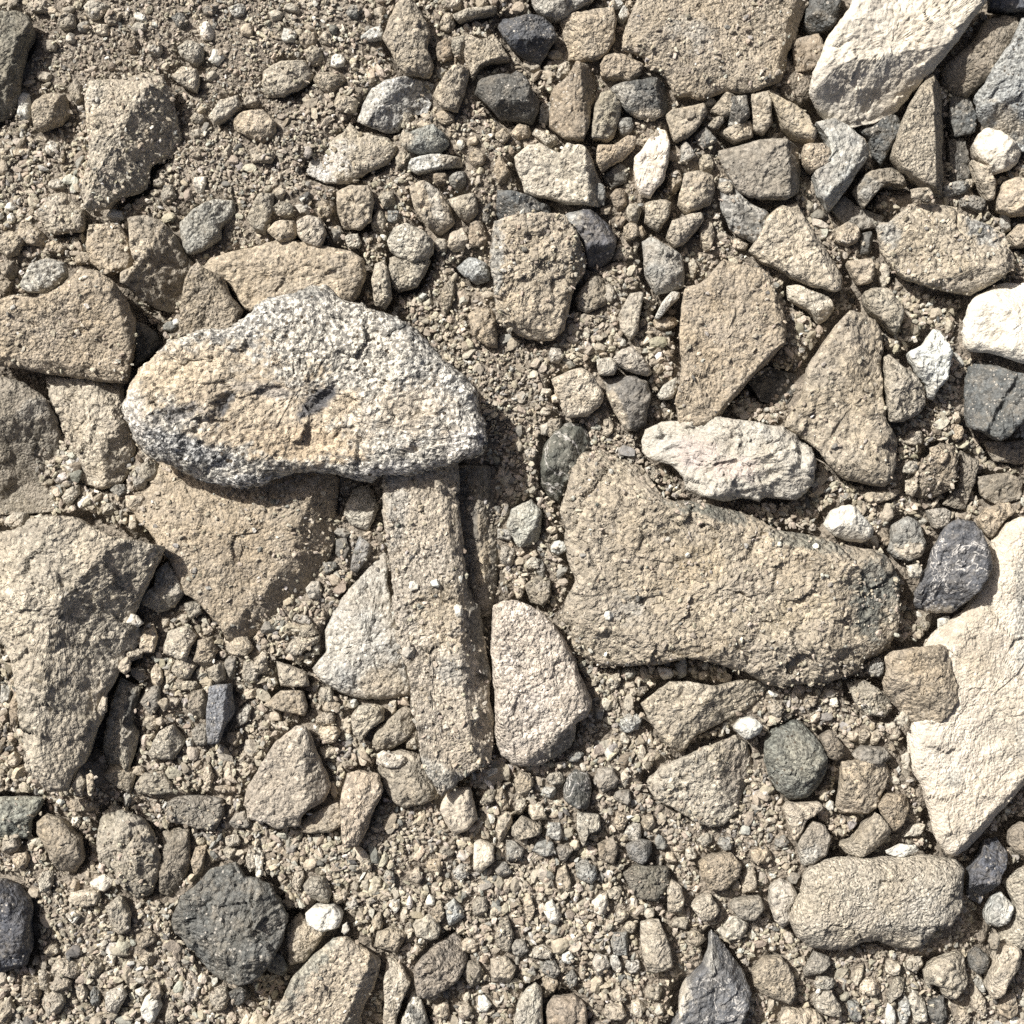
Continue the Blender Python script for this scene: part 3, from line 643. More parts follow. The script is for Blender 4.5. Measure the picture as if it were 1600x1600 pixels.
T_("tan cleaved stone next to the striped black and white chip", "1175,145 1203,140 1208,190 1196,207 1180,200", 28, 'q', er=4)
T_("thin olive slab leaning between the grey square block and the white boulder", "1200,140 1215,147 1247,165 1265,182 1275,205 1272,220 1250,212 1227,197 1212,165", 34, (.33, .30, .235), fac=[(1235, 190, 130, 1.3)], er=4, nf=0)
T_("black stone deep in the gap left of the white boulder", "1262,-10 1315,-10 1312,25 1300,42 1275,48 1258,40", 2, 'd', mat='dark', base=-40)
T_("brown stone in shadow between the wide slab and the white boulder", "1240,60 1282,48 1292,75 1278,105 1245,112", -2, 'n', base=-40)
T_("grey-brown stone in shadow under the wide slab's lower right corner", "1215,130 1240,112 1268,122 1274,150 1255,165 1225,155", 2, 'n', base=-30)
T_("black filler standing for shade in the deep gap right of the triangular stone, upper one", "1488,148 1515,150 1528,178 1525,205 1495,212 1487,180", -6, 'd', mat='dark', base=-60)  # the deep hole's shade is put into this black shape
T_("black filler standing for shade in the deep gap right of the triangular stone, lower one", "1487,215 1512,212 1520,250 1518,278 1487,282", -8, 'd', mat='dark', base=-60)  # black shape again painting the shade, further down the same gap
T_("tan shard below the small white stone near the right edge", "1522,248 1545,262 1557,280 1556,310 1548,312 1530,278", 22, 'q', er=4)
T_("round tan stone at the right edge, above the mottled stone", "1562,310 1575,280 1600,273 1632,290 1622,330 1590,337 1565,325", 34, 'q', 'the round tan stone at the right edge')
T_("small tan stone at the right edge under the round tan one", "1580,365 1595,347 1630,350 1630,382 1590,384", 30, 'q')
T_("tan flat stone with a shadowed notch beneath the slanting tan stone", "1231,445 1250,445 1295,462 1305,480 1295,500 1282,505 1267,487 1235,467", 20, 'b', er=5)
T_("tan chip wedged between the slanting stone and the mottled stone", "1325,407 1362,402 1370,415 1365,440 1345,445 1332,425", 20, 'q', er=4)
T_("grey-tan chip above the tall round-topped rock's right shoulder", "1352,455 1370,447 1392,447 1415,482 1412,500 1402,522 1385,505 1362,485 1354,472", 32, (.37, .335, .27), er=6)
T_("grey-tan triangular chip between the tall round-topped rock and the jagged white chip", "1385,555 1395,550 1407,562 1435,585 1450,607 1452,630 1440,647 1412,659 1392,660 1386,637 1385,595", 44, (.36, .325, .265), 'the grey-tan triangular chip', base=0, er=5, fac=[(1412, 600, 10, .6)])
T_("black grooved stone at the right edge", "1525,570 1540,556 1575,572 1600,580 1645,600 1640,640 1600,660 1575,681 1560,690 1542,677 1517,667 1514,645 1517,607", 44, 'd', 'the black grooved stone', mat='dark', dent=[(1570, 632, 7, 62, 32, 16)], base=-10, fac=[(1580, 620, 225, .7), (1545, 640, 200, .3)], er=7, nf=0)
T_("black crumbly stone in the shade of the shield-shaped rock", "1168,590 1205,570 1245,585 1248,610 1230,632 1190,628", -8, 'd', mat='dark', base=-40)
T_("blackish crumbly clod below the grey-tan triangular chip", "1420,772 1432,730 1470,692 1496,698 1500,740 1490,765 1450,782", 20, 'n', dust=.8, rough=1.6)
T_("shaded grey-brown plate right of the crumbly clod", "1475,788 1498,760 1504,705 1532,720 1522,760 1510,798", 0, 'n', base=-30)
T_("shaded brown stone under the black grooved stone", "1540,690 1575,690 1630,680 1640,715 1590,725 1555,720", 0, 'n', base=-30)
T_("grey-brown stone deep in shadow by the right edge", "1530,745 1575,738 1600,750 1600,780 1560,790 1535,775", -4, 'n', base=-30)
# right lower
T_("dark slate stone with white veins resting on the long white slab", "1480,820 1495,810 1522,817 1532,830 1550,862 1554,885 1545,902 1520,935 1497,959 1465,960 1440,952 1434,927 1440,905 1450,887 1462,857", 58, (.10, .107, .12), 'the veined slate stone', mat='slate', base=26, er=6, fac=[(1495, 915, 110, .8), (1470, 870, 190, .4)], nf=1, patch=[(1480, 955, 26, 8, 0, 'q', None, .7)])
T_("tan flat-faced stone resting on the long white slab's left side", "1385,1027 1400,1017 1435,1010 1470,1007 1488,1018 1492,1050 1500,1070 1500,1092 1487,1115 1470,1135 1450,1138 1425,1130 1410,1110 1390,1090 1381,1070 1387,1045", 54, 't', 'the flat-faced stone on the white slab', base=24, er=6, drop=8, rough=1.2)
T_("grey and tan knobbly stone above the veined slate stone's left side", "1390,860 1397,820 1420,807 1440,815 1450,850 1440,870 1420,880 1400,872", 24, 'g', patch=[(1425, 860, 30, 14, 0, 'q', None, .8)])
T_("grey small stone above the veined slate stone", "1453,797 1475,793 1490,800 1482,822 1465,826", 26, 'p')
T_("tan broken stone above the long white slab's top end", "1530,812 1545,792 1580,785 1590,800 1570,815 1550,842 1538,830", 18, 'q')
R_("pale tan blocky rock in the lower right with a hollowed lower edge",
   "1267,1357 1295,1347 1330,1342 1375,1345 1440,1340 1470,1342 1500,1345 1515,1362 1512,1395 1507,1425 1490,1452 1467,1453 1452,1482 1430,1490 1405,1490 1375,1476 1350,1478 1325,1491 1300,1492 1265,1485 1247,1465 1237,1442 1240,1420 1252,1397 1255,1372",
   66, (.53, .465, .37), 'the pale blocky rock', base=2, er=26, drop=26, nf=0, rough=1.05, fac=[(1400, 1440, 85, .6), (1400, 1385, 272, .4), (1470, 1400, 5, .5), (1280, 1420, 185, .35)], ctr=(1378, 1415), patch=[(1420, 1430, 60, 40, 0, 'p', .1, .5)])
T_("blue-black stone in shade between the white slab's tip and the pale blocky rock", "1515,1362 1535,1337 1542,1317 1567,1312 1580,1335 1566,1362 1556,1390 1542,1422 1522,1412 1513,1390", 22, 'k', 'the shaded blue-black stone', mat='dark', base=-20)
T_("grey and white pebble right of the pale blocky rock", "1545,1432 1557,1407 1570,1397 1586,1417 1582,1440 1562,1450 1545,1445", 26, 'p', patch=[(1575, 1418, 8, 16, 0, 'w', None, .8)])
T_("tan rock at the right edge, level with the pale blocky rock", "1572,1380 1600,1357 1640,1360 1640,1490 1595,1486 1565,1475 1572,1455 1587,1437 1587,1412", 24, 'q', 'the tan rock at the right edge')
T_("pale elongated pebble leaning near the lower right corner", "1570,1482 1587,1477 1600,1487 1597,1515 1580,1532 1567,1560 1557,1567 1549,1552 1552,1525 1562,1500", 38, 'b', 'the pale leaning pebble', rough=.7)
T_("tan jagged stone below the pale blocky rock's right end", "1445,1522 1465,1500 1500,1492 1515,1500 1515,1525 1507,1550 1495,1565 1477,1560 1470,1542 1450,1542", 28, 't', 'the jagged tan stone', rough=1.2)
T_("small black speckled pebble next to the jagged tan stone", "1517,1497 1532,1484 1547,1495 1545,1518 1530,1526 1518,1515", 18, 'd', mat='dark')
T_("shaded brown stone at the right edge under the white slab's tip", "1578,1302 1600,1285 1635,1300 1625,1345 1595,1338 1580,1322", 16, 'n', base=-20)
T_("tan ridged stone left of the white slab's lower end", "1315,1190 1347,1186 1385,1190 1394,1213 1387,1237 1372,1267 1347,1275 1317,1277 1310,1262 1312,1230", 28, 't', 'the tan ridged stone', fac=[(1345, 1230, 10, .5)], er=6)
T_("thin tan flake above the pale blocky rock", "1315,1325 1335,1317 1350,1297 1372,1272 1387,1287 1396,1302 1385,1320 1362,1335 1342,1342 1325,1337", 34, 't', er=4, drop=4, rough=.6)
T_("tan crumbly stone between the thin flake and the white slab", "1372,1260 1390,1242 1420,1245 1425,1265 1412,1290 1398,1302 1385,1282", 24, 't', rough=1.4)
T_("grey oval stone above the pale blocky rock's upper left corner", "1250,1340 1248,1325 1255,1305 1272,1285 1290,1292 1300,1310 1292,1337 1272,1350 1257,1355", 30, (.30, .285, .25), patch=[(1265, 1340, 20, 12, 0, 'p', .3, .8)])
T_("Y-shaped tan stone above the grey oval stone", "1225,1267 1232,1257 1282,1255 1290,1265 1262,1282 1250,1312 1242,1317 1232,1287", 26, 'b', er=5, ctr=(1246, 1275))
T_("dark grey-green rounded stone below the large grit-strewn slab", "1198,1158 1215,1137 1245,1127 1260,1133 1280,1155 1292,1177 1296,1197 1292,1217 1282,1237 1265,1250 1237,1252 1215,1235 1202,1212 1195,1190", 32, (.17, .175, .155), 'the grey-green rounded stone', mat='crust', spk=.35, er=14, patch=[(1240, 1190, 30, 40, 0, (.27, .265, .225), .4, .7)])
T_("brownish pebble touching the grey-green rounded stone", "1285,1152 1300,1142 1320,1167 1322,1182 1310,1190 1292,1182", 22, 'n', er=5)
R_("tan wedge-shaped rock just below the large grit-strewn slab",
   "1000,1100 1017,1087 1047,1065 1070,1065 1125,1072 1162,1062 1200,1064 1203,1080 1182,1105 1155,1120 1120,1137 1087,1152 1075,1170 1062,1177 1040,1162 1025,1142 1010,1117", 30, 't', 'the tan wedge-shaped rock', er=6, fac=[(1085, 1110, 45, .55), (1020, 1110, 170, .3)], ctr=(1080, 1108))
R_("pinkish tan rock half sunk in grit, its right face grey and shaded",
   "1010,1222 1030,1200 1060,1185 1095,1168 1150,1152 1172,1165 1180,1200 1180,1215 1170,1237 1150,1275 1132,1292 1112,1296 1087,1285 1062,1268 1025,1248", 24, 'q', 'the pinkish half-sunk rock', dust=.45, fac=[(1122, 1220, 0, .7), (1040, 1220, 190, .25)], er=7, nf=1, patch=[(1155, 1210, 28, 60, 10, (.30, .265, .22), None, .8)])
T_("white chip on the tan wedge-shaped rock's lower edge", "1148,1140 1160,1124 1178,1122 1192,1134 1188,1148 1165,1157", 30, 'w', mat='white')
T_("grit-dusted tan lump beneath the large slab's right corner", "1325,1068 1350,1062 1372,1075 1392,1095 1400,1110 1385,1122 1355,1118 1335,1095", 18, 't', dust=.7)
T_("grey flat stone left of the white slab, above the tan ridged stone", "1335,1182 1350,1168 1385,1170 1398,1185 1380,1195 1350,1196", 24, 'g')
# lower left
R_("dark charcoal rock flecked with white in the lower left",
   "327,1360 365,1350 380,1372 400,1375 420,1385 435,1407 450,1435 442,1470 430,1495 410,1522 395,1535 357,1547 325,1535 302,1515 295,1495 265,1472 257,1455 270,1425 282,1400 305,1385", 46, (.125, .125, .115), 'the dark charcoal rock', mat='dark', rough=1.5, big=1.6, er=4, jag=.8, fac=[(400, 1440, -15, .7), (380, 1500, 60, .8), (300, 1440, 200, .45), (340, 1390, 280, .35)], nf=1)
R_("tan pointed rock below the pale triangular rock, its flank shaded",
   "462,1135 477,1135 487,1155 500,1192 508,1207 515,1232 505,1255 487,1262 470,1280 467,1292 432,1297 415,1287 385,1280 380,1257 385,1230 402,1203 432,1157", 38, (.42, .37, .305), 'the tan pointed rock', fac=[(478, 1190, 0, .95), (450, 1275, 80, .7), (400, 1250, 200, .4)], er=8, nf=0)
T_("flat tan stone tucked under the tan pointed rock", "470,1282 500,1265 527,1255 533,1265 532,1290 515,1301 485,1303 470,1300", 18, 't', er=4)
T_("pale tapered stone standing between the pointed rock and the pillar's foot", "540,1210 557,1204 575,1210 590,1212 599,1237 585,1265 575,1297 560,1322 540,1323 534,1305 532,1250", 36, (.47, .405, .325), 'the pale tapered stone', fac=[(575, 1270, 20, 1.0)], er=6, nf=1)
T_("grey-brown round stone under the pillar-shaped rock's foot", "587,1200 595,1182 625,1172 655,1180 668,1205 687,1238 682,1250 662,1256 632,1264 612,1252 595,1232", 20, (.27, .245, .20), er=9)
T_("white stone right below the tip of the pillar-shaped rock", "687,1265 700,1237 710,1232 735,1232 742,1257 746,1282 730,1297 710,1309 695,1287", 28, (.60, .56, .48), 'the white stone below the pillar', mat='white')
T_("small white stone below another white stone near the pillar's tip", "740,1320 750,1314 772,1325 772,1347 750,1367 740,1360", 24, (.62, .57, .47), mat='white')
R_("tan and grey-green rock cut by the bottom edge beside the dark charcoal rock",
   "415,1597 435,1570 457,1530 487,1495 520,1467 540,1463 575,1482 595,1502 592,1522 580,1557 567,1577 562,1600 562,1660 380,1660", 42, 'q', 'the rock at the bottom edge', fac=[(560, 1540, 25, 1.2), (480, 1520, 225, .4)], er=9, nf=0, dust=.2, patch=[(470, 1520, 26, 70, 38, (.27, .275, .24), .4, .85)])
T_("tan upright shard beside the rock at the bottom edge", "605,1502 625,1507 642,1535 632,1560 620,1590 615,1630 598,1630 600,1575 600,1532", 26, 'b', er=6)
T_("grey-brown furrowed stone near the bottom edge", "645,1512 665,1492 687,1475 710,1467 727,1482 730,1505 717,1532 695,1550 675,1565 652,1560 647,1537", 36, (.29, .25, .205), 'the furrowed grey-brown stone', rough=1.4, fac=[(705, 1530, 60, .9)])
T_("white and dark chip under the furrowed grey-brown stone", "622,1610 640,1557 650,1550 660,1570 672,1605 668,1640 625,1640", 20, 'w', patch=[(660, 1600, 14, 30, -20, 'd', None, .9)])
T_("white oval pebble above the rock at the bottom edge", "475,1430 487,1420 520,1417 535,1432 530,1450 505,1457 480,1447", 32, (.66, .63, .56), mat='white', rough=.8)
T_("tan stone in shadow between the dark charcoal rock and the white oval pebble", "446,1452 465,1430 482,1445 510,1455 495,1480 475,1505 450,1510", 12, 'q', base=-20)
T_("blue-black rock cut by the left edge near the bottom", "-45,1378 0,1375 22,1390 40,1410 45,1437 45,1487 35,1512 0,1525 -45,1510", 40, 'k', 'the blue-black rock', mat='dark', er=12)
T_("grey-green crumbly stone at the left edge below the wedge rock", "-35,1250 0,1247 30,1245 67,1247 62,1267 50,1282 42,1315 15,1312 -35,1302", 18, (.24, .245, .21), mat='crust', spk=.3, dust=.4, a='the grey-green crumbly stone')
T_("grey-brown oblong stone slanting below the wedge rock", "55,1285 70,1272 92,1282 125,1312 130,1345 110,1370 85,1365 72,1335 55,1305", 26, (.26, .235, .19), 'the slanting grey-brown stone', er=8)
T_("dusty tan clump left of the dark charcoal rock", "150,1282 170,1258 200,1270 225,1280 242,1310 250,1340 245,1375 235,1400 212,1410 192,1390 177,1360 155,1347 145,1320", 26, 't', 'the dusty tan clump', dust=.4, rough=1.5, fac=[(210, 1370, 80, .5)])
T_("brown shaded stone between the dusty clump and the dark charcoal rock", "250,1300 295,1295 297,1350 282,1385 262,1407 247,1395", 14, 'n')
T_("dark grey dusty stone above the dark charcoal rock", "250,1262 275,1247 312,1245 347,1250 350,1275 332,1300 300,1292 265,1285", 22, 'g', 'the dark grey dusty stone', dust=.4)
T_("blue-grey bright splinter set in tan stone, left of the tan pointed rock", "325,1072 357,1070 360,1095 362,1117 350,1135 342,1162 325,1163 322,1120", 32, (.20, .215, .24), 'the blue-grey splinter', mat='dark', fac=[(350, 1110, 0, 1.6)], er=4, nf=0)
T_("light tan six-sided pebble beside the blue-grey splinter", "230,1175 250,1142 270,1132 287,1160 270,1187 232,1190", 24, 'b', er=5)
T_("tall brownish shard beside the wedge rock's shaded face", "185,1060 205,1070 217,1074 212,1100 208,1132 215,1150 202,1200 195,1230 168,1215 157,1170 166,1130 176,1090", 20, 't', 'the tall brownish shard', patch=[(205, 1105, 14, 32, 10, 'd', None, .9)])
T_("slate-grey sharp chip in the gap beside the tan rock under the flat rock", "550,870 560,837 580,852 577,867 557,895 547,892", 4, (.22, .225, .225), er=4, base=-30)
T_("tan brick-like stone in the gap under the flat rock's lower edge", "535,802 550,765 575,758 592,790 576,830 548,822", 6, 'b', er=6, base=-30)
T_("grey and cream stone perched beside the wedge rock's tip", "240,892 260,877 275,900 287,925 270,950 245,959 217,942 220,928 240,915", 26, 'b', rough=1.2, patch=[(262, 895, 18, 22, 20, 'p', .1, .8)], a='the grey and cream stone')
T_("crumbly tan stone between the pale triangular rock and the tan pointed rock", "548,1120 560,1104 585,1100 600,1107 600,1127 578,1140 563,1162 552,1145", 22, 't')
T_("tan sloping stone tucked behind the pillar-shaped rock's lower left side", "581,1162 585,1145 607,1122 632,1105 645,1110 648,1137 632,1160 612,1172 590,1176", 16, 't')
T_("flat tan plate above the tan pointed rock", "410,1102 437,1080 472,1080 480,1105 475,1120 442,1112", 20, 't', er=4)
T_("tan angular chip above a flat tan plate near the pale triangular rock", "430,1035 450,1040 477,1052 482,1072 455,1075 437,1072", 20, 'q', er=4)
# bottom middle
T_("dark slate arrowhead stone with a white vein at the bottom edge", "1115,1459 1130,1477 1150,1505 1170,1532 1179,1560 1170,1582 1160,1605 1150,1650 1030,1650 1062,1595 1060,1560 1075,1537 1100,1517 1112,1487", 44, (.15, .158, .17), 'the slate arrowhead stone', mat='slate', fac=[(1140, 1530, -35, 1.4)], er=5, nf=0, tilt=(-.12, .05), patch=[(1066, 1565, 12, 40, 15, 'o', None, .9), (1112, 1500, 10, 26, 0, 'p', .3, .8)], dent=[(1120, 1548, 60, 3, -22, 3)])
T_("tan smooth stone beside the slate arrowhead stone", "1176,1522 1195,1500 1222,1497 1240,1525 1247,1555 1237,1572 1200,1562 1180,1545", 30, 't', 'the smooth tan stone by the arrowhead', rough=.8)
T_("pale five-sided stone above the slate arrowhead stone", "1002,1445 1030,1437 1042,1462 1050,1487 1052,1512 1032,1521 1012,1522 1002,1482", 28, (.44, .40, .33), 'the pale five-sided stone', er=5, rough=.7)
T_("small blackish stone with glinting facets below the pale oblong rock", "880,1237 887,1215 900,1205 920,1212 926,1232 922,1257 917,1267 895,1260 883,1252", 28, (.11, .118, .115), 'the small blackish faceted stone', mat='slate', er=4, fac=[(905, 1235, 0, .9)])
T_("cream flaky stone below the small blackish faceted stone", "902,1270 937,1275 940,1297 920,1305 912,1325 902,1300", 22, 'b', er=5)
T_("dark grey angular stone in the lower middle gravel", "978,1325 1000,1312 1020,1318 1020,1335 1005,1352 985,1345", 22, (.22, .215, .20), er=5)
T_("mottled dark clump in the lower middle gravel", "975,1368 1000,1352 1045,1358 1048,1385 1025,1410 990,1402", 22, (.20, .185, .15), rough=1.4, dust=.4, a='the mottled dark clump')
T_("tan knuckle-shaped stone above the slate arrowhead stone", "1092,1350 1115,1337 1145,1335 1160,1352 1155,1375 1135,1392 1112,1395 1098,1375", 26, 't', 'the knuckle-shaped tan stone', rough=1.3)
T_("upright tan pebble beside the mottled dark clump", "1042,1392 1050,1376 1066,1385 1070,1405 1066,1426 1045,1426", 24, 'q', er=5)
T_("pale angular pebble below the knuckle-shaped tan stone", "1080,1418 1098,1402 1112,1400 1125,1422 1116,1440 1100,1442", 24, 'b', er=5)
T_("grey oblong pebble right of the pale angular one", "1142,1420 1150,1408 1190,1402 1196,1420 1180,1440 1155,1436", 24, (.33, .31, .265), er=6)
T_("tan pebble with a flat top below the pale oblong rock", "800,1295 815,1277 847,1292 846,1303 812,1315 800,1308", 22, 'q', er=6)
T_("tan pointed stone cut by the bottom edge", "807,1575 822,1550 837,1540 847,1550 849,1600 846,1640 800,1640", 28, 'b', er=6)
T_("tan rounded stone cut by the bottom edge, second from the tan pointed one", "853,1580 865,1562 900,1558 916,1572 918,1610 910,1640 855,1640", 28, (.36, .30, .235), er=8)
T_("pale grey-dotted stone left of the pale blocky rock", "1205,1390 1222,1375 1240,1385 1247,1400 1235,1420 1237,1440 1225,1452 1212,1440 1204,1415", 26, 'p', spk=.15)
T_("grey angular stone under the pale blocky rock's left end", "1277,1490 1297,1497 1300,1507 1282,1522 1260,1532 1257,1520", 22, (.32, .31, .28), er=4)
T_("light tan triangle-shaped stone near the bottom, right of the smooth tan stone", "1272,1567 1295,1542 1317,1577 1315,1592 1277,1582", 26, 'b', er=5)
T_("pale mottled stone cut by the bottom edge below the smooth tan stone", "1220,1590 1230,1577 1270,1580 1292,1597 1295,1640 1220,1640", 26, 'b', rough=1.2)
# upper middle small stones
T_("pale tan round stone above the crusted flat rock's right shoulder", "605,375 615,355 635,347 662,360 677,375 677,392 665,405 645,410 625,402 610,392", 32, 'b', 'the pale round stone', rough=.8)
T_("tan stone just under the pale tan round stone", "607,400 640,398 672,405 665,425 652,447 622,454 610,445", 20, 'q', er=6)
T_("finger-like tan pebble standing at the flat rock's upper rim", "585,410 600,404 607,425 611,465 600,482 585,475 580,437", 34, 'q', er=8)
T_("wrinkled tan stone in the gravel above the slab behind the flat rock", "525,300 545,288 575,287 585,312 580,345 560,357 535,355 525,330", 24, 't', 'the wrinkled tan stone', rough=1.5)
T_("tan crusted oval stone right of the wrinkled tan one", "640,292 662,280 682,292 700,317 710,347 687,365 670,357 652,335 645,315", 24, 'q', rough=1.2, patch=[(680, 315, 10, 30, -20, 'p', None, .6)])
T_("tan three-cornered stone near the crusted tan block's upper left", "700,310 742,300 747,330 732,346 717,338", 20, 't', er=6)
T_("smooth tan oval pebble above the slab behind the flat rock", "417,360 430,345 457,342 465,360 455,375 435,378", 32, 'q', rough=.6)
T_("whitish lumpy stone beside the smooth tan oval pebble", "463,345 480,335 500,340 509,362 500,384 480,382 466,368", 30, (.50, .455, .38))
T_("tan clod left of the crusted tan block's foot", "730,492 745,480 767,482 775,500 777,542 760,540 740,525", 22, 't', rough=1.3)
T_("grey-white fuzzy stone left of the crusted tan block", "712,415 732,400 762,410 766,437 745,443 722,430", 18, 's', mat='crust', spk=.4)
T_("shaded brown-grey stone right of the crusted tan block's foot", "900,465 920,432 940,427 950,450 947,475 917,490 902,482", 12, 'n')
T_("tan tapered stone below the grey ribbed block", "967,492 985,457 1007,455 1002,482 997,520 985,532 970,515", 18, 'q')
T_("slim pale splinter pointing at the shield-shaped tan rock", "1024,495 1035,472 1050,455 1064,455 1062,465 1045,482 1030,498", 26, 'o', mat='white', er=5)
T_("pale split pebble touching the shield-shaped rock's lower left edge", "1028,615 1038,600 1058,588 1060,605 1052,622 1032,625", 24, 'b', er=4)
T_("pale crystalline stone in the shaded gravel between pillar rock and grit-strewn slab", "790,822 800,796 830,780 846,800 842,846 812,856", 18, (.40, .385, .33), spk=.15, rough=1.3)
T_("dark tan clod between the pale oblong rock and the grit-strewn slab", "820,915 838,900 860,905 862,930 850,948 828,942", 14, 'n', dust=.7)
# ---------------------------------------------------------------- open joints in the soil round the stones
def blur(m, r):
    for ax_ in (0, 1):
        q = np.cumsum(np.pad(m, [(r + 1, r) if k == ax_ else (0, 0) for k in (0, 1)], mode='edge'), axis=ax_)
        m = (q[2 * r + 1:] - q[:-2 * r - 1]) / (2 * r + 1) if ax_ == 0 else (q[:, 2 * r + 1:] - q[:, :-2 * r - 1]) / (2 * r + 1)
    return m
cc = HM0 + (np.arange(HMN) + .5) * HMC
cx_, cy_ = np.meshgrid(cc, cc)
bm_ = blur(blur((HM > -900).astype(float), 3), 3)
TRENCH = 27.0 * np.clip(bm_ * 1.3, 0, 1) * np.clip(.55 + 1.5 * fbm(cx_, cy_, 70, 3, 404), 0.05, 1.1)
vv = np.empty(len(gm.vertices) * 3, dtype=np.float32); gm.vertices.foreach_get("co", vv); vv = vv.reshape(-1, 3)
vv[:, 2] = G(gx, gy).ravel() * S
gm.vertices.foreach_set("co", vv.ravel()); gm.update()

